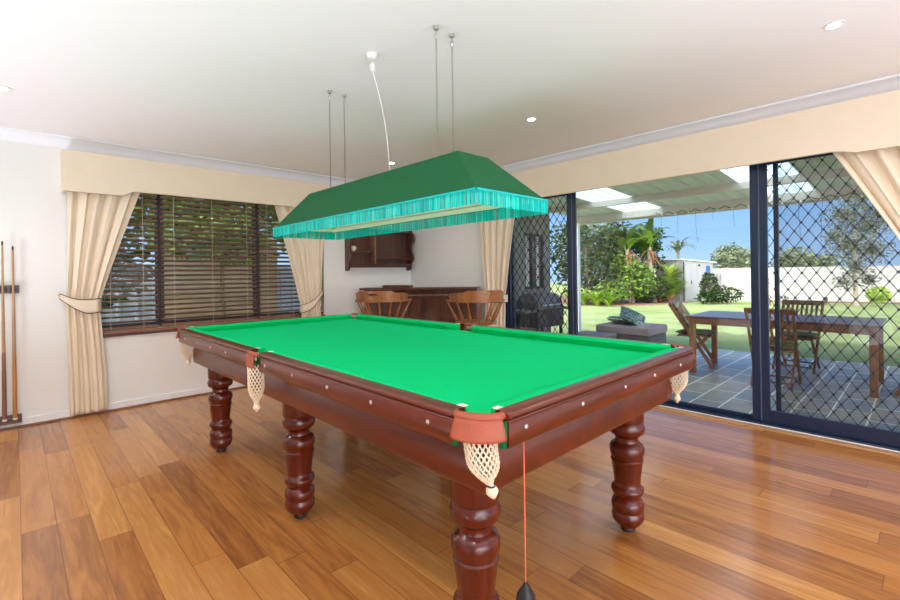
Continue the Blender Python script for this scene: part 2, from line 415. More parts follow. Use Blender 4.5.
# ------------------------------------------------------------------ key dimensions
H = 2.4
XB = 4.10      # door wall plane (inside face)
YA = 5.10      # window wall plane (inside face)
X0, Y0 = -2.8, -2.8

# ------------------------------------------------------------------ room shell
bm = BM(); add_box(bm, X0, XB+.02, Y0, YA, -.06, 0)
struct('floor', bm, M['floor'], label='glossy orange-brown hardwood floorboards', cat='floor')
bm = BM(); add_box(bm, X0-.2, XB+.2, Y0-.2, YA+.2, H, H+.12)
struct('ceiling', bm, M['ceil'], label='flat white plaster ceiling', cat='ceiling')
# window wall with hole x .50..2.72, z .70..2.08
WX0, WX1, WZ0, WZ1 = .50, 2.74, .715, 2.06
bm = BM()
add_box(bm, X0-.2, WX0, YA, YA+.2, 0, H); add_box(bm, WX1, XB+.2, YA, YA+.2, 0, H)
add_box(bm, WX0, WX1, YA, YA+.2, 0, WZ0); add_box(bm, WX0, WX1, YA, YA+.2, WZ1, H)
struct('wall_left', bm, M['wall'], label='white painted wall holding the blinded window', cat='wall')
# door wall: opening y -.9..3.31 , z 0..2.08
DY0, DY1, DZ = -.95, 3.40, 2.13
bm = BM()
add_box(bm, XB, XB+.2, DY1, YA, 0, H); add_box(bm, XB, XB+.2, Y0-.2, DY0, 0, H); add_box(bm, XB, XB+.2, DY0, DY1, DZ, H)
struct('wall_right', bm, M['wall'], label='white painted wall around the sliding doors', cat='wall')
bm = BM(); add_box(bm, X0-.2, X0, Y0, YA, 0, H)
struct('wall_side', bm, M['wall'], label='plain white wall opposite the sliding doors', cat='wall')
bm = BM()
add_box(bm, X0-.2, X0+.35, Y0-.2, Y0, 0, H); add_box(bm, XB-.35, XB+.2, Y0-.2, Y0, 0, H); add_box(bm, X0+.35, XB-.35, Y0-.2, Y0, 2.3, H)  # wide gap added in this unseen wall to let fill daylight in
struct('wall_back', bm, M['wall'], label='unseen white wall with a wide opening added for fill light', cat='wall')

# cornices
def cornice_prof():
    pts = [(0, 0), (.09, 0), (.09, -.010)]
    for i in range(7):
        t = i/6*PI/2
        pts.append((.082 - .070*math.sin(t), -.012 - .070*(1-math.cos(t)))) 
    pts += [(.010, -.09), (0, -.09)]
    return pts
cp = cornice_prof()
bm = BM(); add_prism(bm, cp, (X0, XB), lambda u, v, w: (w, YA-u, H+v))
struct('trim_1', bm, M['cornice'], smooth=True, label='coved cornice above the blinded window', cat='cornice')
bm = BM(); add_prism(bm, cp, (Y0, YA), lambda u, v, w: (XB-u, w, H+v))
struct('trim_2', bm, M['cornice'], smooth=True, label='coved cornice above the sliding doors', cat='cornice')
# baseboards
bm = BM(); add_box(bm, X0, XB, YA-.012, YA, .0, .07); struct('baseboard_left', bm, M['white'], bevel=.003, label='white skirting below the window', cat='baseboard')
bm = BM(); add_box(bm, X0, XB, YA-.030, YA-.012, .0, .016); struct('trim_3', bm, M['sillwood'], bevel=.004, label='thin timber quad along the window wall', cat='trim')
bm = BM(); add_box(bm, XB-.012, XB, DY1+.0, YA, .0, .07); struct('baseboard_right', bm, M['white'], bevel=.003, label='white skirting beside the sliding doors', cat='baseboard')
bm = BM(); add_box(bm, XB-.10, XB-.035, DY0, DY1+.05, 0, .012); struct('trim_4', bm, M['stripwood'], bevel=.003, label='pale timber strip along the door threshold', cat='trim')
bm = BM(); add_box(bm, XB-.035, XB-.028, DY0, DY1, 0, .017); struct('trim_5', bm, M['white'], label='thin white bead along the door track', cat='trim')

# ------------------------------------------------------------------ window 1 (window wall)
w = sthing('window_1', 'dark brown framed window behind timber blinds', 'window', (1.62, YA, WZ0))
bm = BM()
fy0, fy1 = YA+.09, YA+.14
add_box(bm, WX0, WX1, fy0, fy1, WZ0, WZ0+.05); add_box(bm, WX0, WX1, fy0, fy1, WZ1-.05, WZ1)
for x in (WX0, WX1-.05): add_box(bm, x, x+.05, fy0, fy1, WZ0+.05, WZ1-.05)
for x in (.985+.015, 1.915+.02): add_box(bm, x, x+.07, fy0, fy1, WZ0+.05, WZ1-.05)
obj('window_frame', bm, M['frame_brown'], w, bevel=.004)
for a, b_ in ((WX0+.05, 1.0), (1.07, 1.935), (2.005, WX1-.05)):
    bm = BM(); add_box(bm, a, b_, YA+.112, YA+.118, WZ0+.05, WZ1-.05); obj('pane', bm, M['glass'], w)
bm = BM(); add_box(bm, WX0, WX1, YA-.03, YA+.09, WZ0-.025, WZ0-.0005); obj('window_sill', bm, M['sillwood'], w, bevel=.004)
bm = BM(); add_box(bm, WX0-.01, WX1+.01, YA-.022, YA-.0005, WZ0-.05, WZ0-.026); obj('apron_board', bm, M['darkwoodX'], w, bevel=.003)

# blinds: three
def blind(x0, x1, label):
    t = thing('venetian_blind', label, 'blind', ((x0+x1)/2, YA+.04, WZ1), 'timber venetian blinds in the window')
    bm = BM(); add_box(bm, x0, x1, YA+.012, YA+.068, WZ1-.05, WZ1-.002); obj('head_rail', bm, M['blindwood'], t, bevel=.003)
    bm = BM(); pitch = .0475; z = WZ1-.085; tilt = math.radians(-24)
    while z > WZ0+.055:
        add_obox(bm, ((x0+x1)/2, YA+.04, z), (x1-x0-.008, .050, .003), Euler((tilt, 0, 0)))
        z -= pitch
    obj('slat', bm, M['blindwood'], t); 
    bm = BM(); add_box(bm, x0, x1, YA+.015, YA+.065, WZ0+.004, WZ0+.03); obj('bottom_rail', bm, M['sillwood'], t, bevel=.004)
    n = 3 if x1-x0 > .7 else 2
    for i in range(n):
        xx = x0 + (x1-x0)*((i+.5)/n if n == 2 else (.12, .5, .88)[i])
        bm = BM(); add_box(bm, xx-.003, xx+.003, YA+.010, YA+.0115, WZ0+.01, WZ1-.05); obj('ladder_cord', bm, M['tape'], t)
    return t
blind(WX0+.004, 1.008, 'left narrow brown timber venetian blind beside the tied curtain')
blind(1.03, 1.945, 'wide central brown timber venetian blind with the timber fence behind')
blind(1.965, WX1-.004, 'right narrow brown timber venetian blind next to the lamp shade')

# pelmets
def pelmet(name, label, f, L, dips, zt, zb, mats):
    """f(s, depth, z): s along wall"""
    t = thing(name, label, 'pelmet', f(L/2, .07, zb))
    n = 90; bm = BM()
    def zbot(s):
        z = zb
        for a, b_, d in dips:
            k = min(1, max(0, (s-a)/.10))*min(1, max(0, (b_-s)/.10)); k = k*k*(3-2*k); z -= d*k
        return z
    P = [(i/n*L) for i in range(n+1)]
    F = [bm.verts.new(f(s, .15, zt)) for s in P]; G = [bm.verts.new(f(s, .15, zbot(s))) for s in P]
    F2 = [bm.verts.new(f(s, .135, zt)) for s in P]; G2 = [bm.verts.new(f(s, .135, zbot(s))) for s in P]
    for i in range(n):
        bm.faces.new((F[i], F[i+1], G[i+1], G[i])); bm.faces.new((F2[i], G2[i], G2[i+1], F2[i+1]))
        bm.faces.new((F[i], F2[i], F2[i+1], F[i+1])); bm.faces.new((G[i], G[i+1], G2[i+1], G2[i]))
    bm.faces.new((F[0], G[0], G2[0], F2[0])); bm.faces.new((F[-1], F2[-1], G2[-1], G[-1]))
    obj('front_panel', bm, M['pelmet'], t)
    for s0, s1 in ((0, .015), (L-.015, L)):
        bm = BM(); A = [f(s, d, z) for s in (s0, s1) for d in (.001, .1345) for z in (zbot(0) , zt)]
        vs = [bm.verts.new(p) for p in A]
        for q in ((0,1,3,2),(4,6,7,5),(0,4,5,1),(2,3,7,6),(0,2,6,4),(1,5,7,3)): bm.faces.new([vs[i] for i in q])
        obj('end_return', bm, M['pelmet'], t)
    bm = BM(); vs = [bm.verts.new(f(s, d, z)) for s in (.016, L-.016) for d in (.001, .134) for z in (zt-.03, zt-.015)]
    for q in ((0,1,3,2),(4,6,7,5),(0,4,5,1),(2,3,7,6),(0,2,6,4),(1,5,7,3)): bm.faces.new([vs[i] for i in q])
    obj('top_board', bm, M['pelmet'], t)
    # dark piping cord along the bottom edge
    bm = BM(); add_tube(bm, [f(s, .1515, zbot(s)+.001) for s in P], .0022, 5); obj('piping', bm, M['piping_soft'], t)
    return t
M['piping_soft'] = plain('tan_piping', (.42, .32, .2), .7)
pelmet('window_pelmet', 'cream fabric pelmet box above the blinded window', lambda s, d, z: (.30+s, YA-d, z), 2.62, [(-.2, .50, .045), (1.98, 2.9, .042)], 2.278, 1.972, None)
pelmet('door_pelmet', 'long cream fabric pelmet box above the sliding doors', lambda s, d, z: (XB-d, 3.85-s, z), 5.4, [(.1, .72, .03), (3.44, 4.9, .028)], 2.286, 1.965, None)

# ------------------------------------------------------------------ sliding doors
FX0, FX1 = XB+.0, XB+.12
d = sthing('door_1', 'navy aluminium frame and track of the sliding doors', 'door frame', (XB+.06, (DY0+DY1)/2, 0))
bm = BM()
add_box(bm, FX0-.027, FX1, DY0, DY1, -.02, .028); obj('track', bm, M['navy'], d, bevel=.003)
bm = BM(); add_box(bm, FX0, FX1, DY0, DY1, DZ-.05, DZ); obj('head', bm, M['navy'], d, bevel=.003)
for y in (DY0, DY1-.065):
    bm = BM(); add_box(bm, FX0, FX1, y, y+.065, .028, DZ-.05); obj('jamb', bm, M['navy'], d, bevel=.003)
def sash(name, label, y0, y1, x0, x1, sw=.05, swr=None, bot=.075, grille=False, screen=False, edge=True):
    t = sthing(name, label, 'door', ((x0+x1)/2, (y0+y1)/2, .029))
    z0, z1 = .029, DZ-.051
    e1 = y1-(swr or sw)
    for y, yy in ((y0, y0+sw), (e1, y1)):
        bm = BM(); add_box(bm, x0, x1, y, yy, z0, z1); obj('stile', bm, M['navy'], t, bevel=.004)
    bm = BM(); add_box(bm, x0, x1, y0+sw, e1, z0, z0+bot); obj('bottom_rail', bm, M['navy'], t, bevel=.003)
    bm = BM(); add_box(bm, x0, x1, y0+sw, e1, z1-(.10 if grille else .05), z1); obj('top_rail', bm, M['navy'], t, bevel=.003)
    xm = (x0+x1)/2
    if not grille:
        bm = BM(); add_box(bm, xm-.003, xm+.003, y0+sw, e1, z0+bot, z1-.05); obj('pane', bm, M['glass_screen'] if screen else M['glass'], t)
    else:
        bm = BM(); ya, yb, za, zb = y0+sw, e1, z0+bot, z1-.10
        sy, sz = .083, .122
        import itertools
        for sgn in (1, -1):
            # lines: (y-ya)/sy - sgn*(z-za)/sz = k
            k = -40
            while k < 60:
                pts = []
                for z in (za, zb): 
                    y = ya + sy*(k + sgn*(z-za)/sz)
                    if ya <= y <= yb: pts.append((y, z))
                for y in (ya, yb):
                    z = za + sz*sgn*((y-ya)/sy - k)
                    if za < z < zb: pts.append((y, z))
                if len(pts) >= 2 and (abs(pts[0][0]-pts[1][0]) > .002):
                    add_bar(bm, (xm, pts[0][0], pts[0][1]), (xm, pts[1][0], pts[1][1]), .0042, .006, up=(1,0,0))
                k += 1
        # knuckles where the strands cross
        j = 0
        z = za
        while z < zb:
            y = ya + (sy/2 if j % 2 else 0)
            while y < yb:
                if y > ya+.005: add_obox(bm, (xm, y, z), (.009, .0135, .0135), Euler((PI/4, 0, 0)))
                y += sy
            z += sz/2; j += 1
        obj('diamond_grille', bm, M['grille'], t)
    return t
# left fixed pane + security screen in front, middle glass door, right screen + glass
sash('door_2', 'left fixed glass panel beside the cream curtain', 2.50, DY1-.066, XB+.065, XB+.10, .05, .03, .06)
t = sash('door_3', 'left diamond grille security screen with black handle', 2.455, DY1-.067, XB+.015, XB+.045, .10, .03, .07, grille=True)
bm = BM()
add_box(bm, XB+.002, XB+.0145, 2.515, 2.55, .80, 1.02)
obj('lock_plate', bm, M['black'], t, bevel=.004)
bm = BM(); add_tube(bm, [(XB+.003, 2.535, 1.00), (XB-.03, 2.545, 1.00), (XB-.045, 2.585, .97), (XB-.045, 2.605, .91), (XB-.045, 2.585, .85), (XB-.03, 2.545, .82), (XB+.003, 2.535, .82)], .008, 8); obj('pull_handle', bm, M['black'], t, smooth=True)
bm = BM(); add_box(bm, XB+.0125, XB+.0147, 2.490, 2.497, .03, DZ-.055); obj('stile_bead', bm, M['navy_l'], t)
sash('door_4', 'clear glass sliding door in the middle opening', .885, 2.50, XB+.048, XB+.063, .028, None, .03)
t = sash('door_5', 'right diamond grille security screen behind the right curtain', DY0+.066, .884, XB+.015, XB+.045, .056, None, .095, grille=True)
bm = BM(); add_box(bm, XB+.0125, XB+.0147, .878, .883, .03, DZ-.055); obj('stile_bead', bm, M['navy_l'], t)
t = sash('door_6', 'right tinted glass sliding panel behind the grille', DY0+.067, .80, XB+.068, XB+.10, .03, None, .06, screen=True)
bm = BM(); add_box(bm, XB+.012, XB+.046, .8865, .940, .029, DZ-.051); struct('trim_6', bm, M['navy'], bevel=.004, label='navy mullion beside the right security screen', cat='trim')

# ------------------------------------------------------------------ curtains
def curtain(name, label, P, top, tie, bot, zt, ztie, zb, npl, hook=None, tiew=.09, phase=0, hh=.075):
    """P(s, depth, z) -> world. top/tie/bot = (s0, s1) extents"""
    t = thing(name, label, 'curtain', P((bot[0]+bot[1])/2, .07, zb), 'cream curtains tied back')
    bm = BM(); nu, nv = npl*12, 70
    lm = {}
    def ext(z):
        if z >= ztie:
            k = (z-ztie)/(zt-ztie)
            # curtain sweeps out from the tie with a gently sagging edge
            return [tie[i] + (top[i]-tie[i])*(k**(1.0 if i == lm['in'] else 1.1)) for i in (0, 1)]
        k = (ztie-z)/(ztie-zb); k = 1-(1-k)**1.6
        return [tie[i] + (bot[i]-tie[i])*k for i in (0, 1)]
    lm['in'] = 0
    def f(u, v):
        z = zt + (zb-zt)*v
        a, b_ = ext(z); wdt = abs(b_-a); s = a + (b_-a)*u
        amp = .019 if wdt > .2 else .026
        near = max(0, 1-abs(z-ztie)/.14)
        amp *= (1-.45*near)
        ph = 2*PI*npl*u + phase + .5*math.sin(3.1*u+2*v)
        dpt = .062 + amp*math.sin(ph) + amp*.35*math.sin(2.3*ph+1.1+2.2*v)
        if s is not None: s += .006*math.sin(ph*1.7+v*3)*(1-near)
        return P(s, dpt, z)
    grid(bm, f, nu, nv)
    obj('drape', bm, M['curtain'], t, smooth=True, solid=.002, angle=80)
    # tie-back band: loops from the hook, round the front of the drape
    bm = BM()
    a, b_ = tie
    h = hook if hook is not None else a
    def band(u, v):
        # from hook (u=0) to inner edge (u=1)
        s = h + (b_+(.012 if b_ > a else -.012)-h)*u
        z = (ztie + hh*(1-u)**1.2 + .0) + (v-.5)*tiew*(.35+.65*min(1, 1.6*u)) - .055*math.sin(PI*min(1, u*1.1))*.6
        return P(s, .107 + .016*math.sin(PI*u) - .06*max(0, (u-.9)/.1)-.075*max(0, (.12-u)/.12), z)
    grid(bm, band, 24, 6)
    tb = obj('tie_back', bm, M['curtain'], t, smooth=True, solid=.004, angle=80)
    for vv in (0, 1):
        bm = BM(); add_tube(bm, [Vector(band(u/24, vv))+Vector(P(0, .004, 0))-Vector(P(0, 0, 0)) for u in range(25)], .0032, 6); obj('piping', bm, M['piping'], tb, smooth=True)
    bm = BM(); hz = ztie+hh
    add_tube(bm, [P(h, .002, hz), P(h, .03, hz), P(h, .034, hz+.012)], .006, 8); obj('hook', bm, M['brass'], t, smooth=True)
    return t
PL = lambda s, dd, z: (s, YA-dd-.006, z)
PR = lambda s, dd, z: (XB-dd-.006, s, z)
curtain('curtain', 'tied cream curtain left of the blinded window, beside the cue rack', PL, (.335, .865), (.315, .545), (.335, .60), 2.02, .955, .03, 5, hook=.275, hh=.095, tiew=.12)
curtain('curtain', 'tied cream curtain right of the blinded window, by the wall shelf', PL, (2.72, 2.10), (2.655, 2.41), (2.65, 2.43), 2.02, .80, .03, 5, hook=2.69, phase=1, hh=.24)
curtain('curtain', 'narrow cream curtain hanging between the bar and the sliding doors', PR, (3.70, 3.10), (3.60, 3.30), (3.62, 3.33), 2.02, .90, .03, 5, hook=3.72, phase=2)
curtain('curtain', 'cream curtain sweeping down at the right end of the sliding doors', PR, (-.35, .455), (-.38, -.12), (-.36, -.06), 2.02, .85, .03, 7, hook=-.45, phase=.5)

# ------------------------------------------------------------------ billiard table
TX0, TX1, TY0, TY1, TZ = .797, 2.255, .715, 3.608, .846
TCX, TCY = (TX0+TX1)/2, (TY0+TY1)/2
T = thing('billiard_table', 'large green-clothed billiard table with turned mahogany legs', 'billiard table', (TCX, TCY, 0))
RW = .046      # timber rail width
CW = .058      # cushion width
BED = TZ-.040
# slate bed and cloth
bm = BM(); add_box(bm, TX0+.06, TX1-.06, TY0+.06, TY1-.06, BED-.045, BED); obj('playing_surface', bm, M['felt'], T)
cutx, cuty = .083, .118     # corner cut of rails
mid = .062     # half gap at middle pockets
def rail_prof_out():  # (u outward from inner timber edge: 0..RW, z)
    return [(0, -.045), (0, 0), (.012, .001), (RW-.012, -.001), (RW-.003, -.005), (RW, -.011), (RW-.002, -.016), (RW-.008, -.019), (RW-.008, -.045)]
def cush_prof():   # u inward negative
    return [(0, -.045), (0, -.001), (-.020, .0), (-CW+.008, -.004), (-CW, -.012), (-CW+.004, -.020), (-CW+.022, -.040), (-CW+.022, -.045)]
def run(bm, prof, a, b_, axis, side):
    if axis == 'Y':
        base = TX0+RW if side < 0 else TX1-RW
        add_prism(bm, prof, (a, b_), lambda u, v, w: (base + side*u, w, TZ+v))
    else:
        base = TY0+RW if side < 0 else TY1-RW
        add_prism(bm, prof, (a, b_), lambda u, v, w: (w, base + side*u, TZ+v))
def cushion(bm, a, b_, axis, side):
    """cushion with mitred/rounded ends that open toward the pockets"""
    prof = cush_prof(); n = 26; rings = []
    for i in range(n+1):
        w = a + (b_-a)*i/n
        e = min(w-a, b_-w); k = min(1, e/.05); k = math.sqrt(max(0, 1-(1-k)**2))
        ring = []
        for u, v in prof:
            uu = u*(.10+.90*k) if u < 0 else u
            if axis == 'Y': base = TX0+RW if side < 0 else TX1-RW; ring.append(bm.verts.new((base+side*uu, w, TZ+v)))
            else: base = TY0+RW if side < 0 else TY1-RW; ring.append(bm.verts.new((w, base+side*uu, TZ+v)))
        rings.append(ring)
    m_ = len(prof)
    for i in range(n):
        for j in range(m_): bm.faces.new((rings[i][j], rings[i][(j+1)%m_], rings[i+1][(j+1)%m_], rings[i+1][j]))
    bm.faces.new(rings[0][::-1]); bm.faces.new(rings[-1])
segs = []
for side in (-1, 1):
    segs.append(('Y', side, TY0+cuty, TCY-mid)); segs.append(('Y', side, TCY+mid, TY1-cuty))
    segs.append(('X', side, TX0+cutx, TX1-cutx))
for ax, sd, a, b_ in segs:
    bm = BM(); run(bm, rail_prof_out(), a, b_, ax, sd)
    r = obj('rail', bm, M['mahogY' if ax == 'Y' else 'mahogX'], T, smooth=True, angle=50)
    bm = BM(); cushion(bm, a-.006, b_+.006, ax, sd); obj('cushion', bm, M['felt'], T, smooth=True, angle=60)
    # apron board under the rail
    bm = BM()
    pr = [(RW-.030, -.0455), (RW-.008, -.0455), (RW-.004, -.048), (RW-.004, -.083), (RW-.010, -.088), (RW-.030, -.088)]
    pr = [(RW-.030, -.0455), (RW-.0078, -.0455), (RW-.0078, -.0195), (RW-.003, -.0205), (RW-.001, -.024), (RW-.004, -.0275), (RW-.002, -.0295), (RW-.002, -.084), (RW-.007, -.089), (RW-.030, -.089)]
    # face runs from just below the nosing down to z .757
    run(bm, pr, a+.0, b_-.0, ax, sd)
    ap = obj('apron', bm, M['mahogY' if ax == 'Y' else 'mahogX'], T, smooth=True, angle=50)
    for e0, e1 in ((a, a+.028), (b_-.028, b_)):
        bm = BM()
        if ax == 'Y':
            base = TX0+RW if sd < 0 else TX1-RW; add_box(bm, min(base+sd*.004, base-sd*.014), max(base+sd*.004, base-sd*.014), e0, e1, TZ+.0003, TZ+.0022)
        else:
            base = TY0+RW if sd < 0 else TY1-RW; add_box(bm, e0, e1, min(base+sd*.004, base-sd*.014), max(base+sd*.004, base-sd*.014), TZ+.0003, TZ+.0022)
        obj('end_plate', bm, M['whiteleather'], r, bevel=.0008)
    # bolts
    if ax == 'Y':
        cs = [y for y in (.93, 1.2, 1.475, 1.756, 2.03, 2.55, 2.80, 3.06, 3.33) if a+.03 < y < b_-.03]
    else: cs = [x for x in (.95, 1.23, 1.51, 1.754, 2.015)]
    for c_ in cs:
        bm = BM()
        if ax == 'Y':
            fx = TX0+RW+sd*(RW-.002) if sd < 0 else TX1-RW+sd*(RW-.002)
            R = Matrix.Translation((fx, c_, TZ-.050)) @ Matrix.Rotation(PI/2*sd, 4, 'Y')
        else:
            fy = TY0+RW+sd*(RW-.002) if sd < 0 else TY1-RW+sd*(RW-.002)
            R = Matrix.Translation((c_, fy, TZ-.050)) @ Matrix.Rotation(-PI/2*sd, 4, 'X')
        add_lathe(bm, [(.0068, -.001), (.0068, .0015), (.005, .0035), (.002, .004)], n=12, M4=R)
        obj('bolt', bm, M['steel'], ap, smooth=True)
# lower frame
li = .093
def mitre_frame(bm, ins, th, z0, z1, prof=None):
    x0, x1, y0, y1 = TX0+ins, TX1-ins, TY0+ins, TY1-ins
    outer = prof or [(0, z0), (0, z1)]
    rings = []
    pts = [(o, z) for o, z in outer] + [(th, z1), (th, z0)]
    for cx_, cy_, sx, sy in ((x0, y0, 1, 1), (x1, y0, -1, 1), (x1, y1, -1, -1), (x0, y1, 1, -1)):
        rings.append([bm.verts.new((cx_+sx*o, cy_+sy*o, z)) for o, z in pts])
    n = len(pts)
    for i in range(4):
        for j in range(n): bm.faces.new((rings[i][j], rings[i][(j+1)%n], rings[(i+1)%4][(j+1)%n], rings[(i+1)%4][j]))
bm = BM(); mitre_frame(bm, li, .04, .600, .756, [(0.012, .600), (.004, .606), (0, .616), (0, .70), (.006, .708), (.006, .722), (-.01, .735), (-.03, .742), (-.03, .756)])
obj('lower_frame', bm, M['mahogY'], T, smooth=True, angle=50)
bm = BM(); add_box(bm, TX0+.13, TX1-.13, TY0+.13, TY1-.13, .66, .756); obj('underframe', bm, M['darkwood'], T)
# legs
prof = [(.020, .012), (.030, .016), (.030, .030), (.050, .032), (.058, .040), (.069, .055), (.0712, .070), (.070, .084), (.0665, .090), (.0655, .095), (.069, .100), (.0712, .115), (.0712, .128), (.068, .140), (.060, .149), (.056, .154), (.0565, .160), (.062, .167), (.070, .180), (.0725, .190), (.070, .200), (.060, .209), (.0570, .218), (.0578, .232), (.0610, .262), (.0655, .295), (.0680, .315), (.0705, .322), (.0715, .330), (.0670, .336), (.0680, .340), (.0745, .355), (.0765, .370), (.0755, .385), (.0700, .398), (.0600, .406), (.0520, .412), (.0495, .422), (.0510, .432), (.0600, .441), (.0740, .452), (.0785, .468), (.0785, .480), (.0740, .495), (.0700, .502), (.0740, .506), (.0760, .515), (.0760, .640), (.0760, .66)]
legs_xy = [(x, y) for x in (1.015, 2.037) for y in (.965, 2.1615, 3.355)]
first = None
for x, y in legs_xy:
    if first is None:
        bm = BM(); add_lathe(bm, prof, (0, 0, 0), 40); lg = obj('leg', bm, M['mahog'], None, smooth=True, angle=35); lg.parent = T
        bm = BM(); add_lathe(bm, [(.018, 0), (.030, .002), (.032, .010), (.030, .0155), (.012, .0158)], (0, 0, 0), 24); ft = obj('foot', bm, M['black'], None, smooth=True); ft.parent = lg
        first = lg
    else:
        lg = first.copy(); C.objects.link(lg); ft = first.children[0].copy(); C.objects.link(ft); ft.parent = lg
    lg.location = (x-TCX, y-TCY, 0)
# pockets
def net_mesh(bm, c, r0, L, sway=(0, 0), n=14, m=9, th=.0016, rim=None, tail=True):
    """hand-knotted tapering net of diamonds built from thin cords"""
    def P(k, j):
        t = j/m; r = r0*(1-.05*t)*(1 if t < .55 else math.cos((t-.55)/.45*PI/2*.93))
        r = max(r, .006)
        a = 2*PI*(k + .5*(j % 2))/n
        return Vector((c[0]+r*math.cos(a)+sway[0]*t*t, c[1]+r*math.sin(a)+sway[1]*t*t, c[2]-L*t))
    for j in range(m):
        for k in range(n):
            p = P(k, j)
            for q in (P(k, j+1), P(k + (1 if j % 2 else -1), j+1)):
                add_bar(bm, p, q, th*2)
            add_obox(bm, p, (th*2.6,)*3)
def pocket(cx_, cy_, ang, kind, sway, hanging):
    """ang: outward direction angle"""
    ux, uy = math.cos(ang), math.sin(ang)
    kr = .42 if kind == 'corner' else .28
    P_ = bpy.data.objects.new('pocket', None); C.objects.link(P_); P_.parent = T; P_.location = (cx_-TCX, cy_-TCY, TZ); P_.empty_display_size = .05
    def W(a, r, z):
        p, q = math.cos(a)*r*kr, math.sin(a)*r
        return (cx_ + ux*p - uy*q, cy_ + uy*p + ux*q, z)
    def po(name, bm, m_, **k):
        o = obj(name, bm, m_, None, **k); o.parent = P_; o.matrix_parent_inverse = Matrix.Translation((-cx_, -cy_, -TZ)); return o
    half = PI*.5
    rR = .058 if kind == 'corner' else .050
    # padded leather collar
    bm = BM(); add_tube(bm, [W(-half+2*half*i/20, rR, TZ-.009) for i in range(21)], .0105, 10); po('leather_collar', bm, M['leather'], smooth=True)
    # flared leather skirt outside
    bm = BM()
    if kind == 'corner':
        def f(u, v):
            a = (-1+2*u)*PI*.42; r = rR+.004 + .012*v
            x_, y_, z_ = W(a, r, TZ-.014-.050*v - .004*math.cos(a*1.6)*v)
            return (x_+ux*(.006+.008*v), y_+uy*(.006+.008*v), z_)
        grid(bm, f, 16, 6)
    else:
        def f(u, v):
            a = (-1+2*u)*PI*.36*(1-.12*v)
            x_, y_, z_ = W(a, rR, TZ-.012-.070*v)
            return (x_+ux*.014, y_+uy*.014, z_)
        grid(bm, f, 8, 6)
    po('leather_skirt', bm, M['leather'], smooth=True, solid=.004)
    # pale inner lining facing the table
    bm = BM()
    def g(u, v):
        a = (-1+2*u)*half*.8
        return W(a, rR-.013-.002*v, TZ-.004-.036*v)
    grid(bm, g, 14, 2); po('pocket_lining', bm, M['whiteleather'], smooth=True, solid=.002)
    # green baize wings
    if kind == 'corner':
        for s in (-1, 1):
            bm = BM()
            add_tube(bm, [W(s*PI*.47, rR+.006, TZ-.022), W(s*PI*.46, rR+.007, TZ-.05), W(s*PI*.45, rR+.004, TZ-.088)], .0085, 8)
            po('baize_wing', bm, M['felt_dark'], smooth=True)
    # hanging net
    bm = BM(); Ln = .135 if hanging else .165
    nc = (cx_+ux*((-.010 if hanging else -.022) if kind == 'corner' else .004), cy_+uy*((-.010 if hanging else -.022) if kind == 'corner' else .004)-(.025 if kind == 'mid' else 0), TZ-(.055 if kind == 'corner' else .07))
    net_mesh(bm, nc, (.042 if hanging else .047) if kind == 'corner' else .035, Ln, sway, n=18 if kind == 'corner' else 14, m=12)
    nt_ = po('net', bm, M['net'])
    bot = (nc[0]+sway[0], nc[1]+sway[1], nc[2]-Ln)
    bm = BM()
    rs = [.010, .013, .008, .015, .017, .012, .004]
    pts = [(bot[0]+sway[0]*.12*i, bot[1]+sway[1]*.12*i, bot[2]+.014-.0088*i) for i in range(7)]
    add_tube(bm, pts, .01, 9, radii=rs); po('net_knot', bm, M['net'], smooth=True)
    bm = BM(); c0 = Vector(pts[2]); add_tube(bm, [c0+Vector((.011*math.cos(a), .011*math.sin(a), .003*math.sin(a))) for a in [2*PI*i/12 for i in range(12)]], .0022, 6, closed=True)
    po('net_tie', bm, M['black'] if hanging else M['net'], smooth=True)
M['felt_dark'] = plain('dark_green_baize', (.004, .13, .04), .9, spec=.1)
ci = .052
pocket(TX0+.048, TY0+.070, math.radians(213), 'corner', (.016, -.012), True)
pocket(TX1-.048, TY0+.070, math.radians(327), 'corner', (.0, .0), False)
pocket(TX0+.048, TY1-.070, math.radians(147), 'corner', (.0, .0), False)
pocket(TX1-.048, TY1-.070, math.radians(33), 'corner', (.0, .0), False)
pocket(TX0+.006, TCY, math.radians(180), 'mid', (0, -.004), False)
pocket(TX1-.006, TCY, 0, 'mid', (0, 0), False)

# orange cord with a black weight hanging at the table end
t = thing('hanging_cord', 'thin orange cord with a black ball weight hanging from the table end', 'cord', (.975, .745, .757))
CXP, CYP = .975, .745
bm = BM(); add_tube(bm, [(CXP, CYP, z) for z in (.7568, .6, .45, .365)], .0021, 6); obj('cord', bm, M['cord_o'], t)
bm = BM(); add_lathe(bm, [(.004, .020), (.016, .025), (.024, .040), (.027, .055), (.024, .075), (.014, .092), (.008, .100), (.006, .108)], (CXP, CYP, .262), 24); obj('ball_weight', bm, M['black'], t, smooth=True)

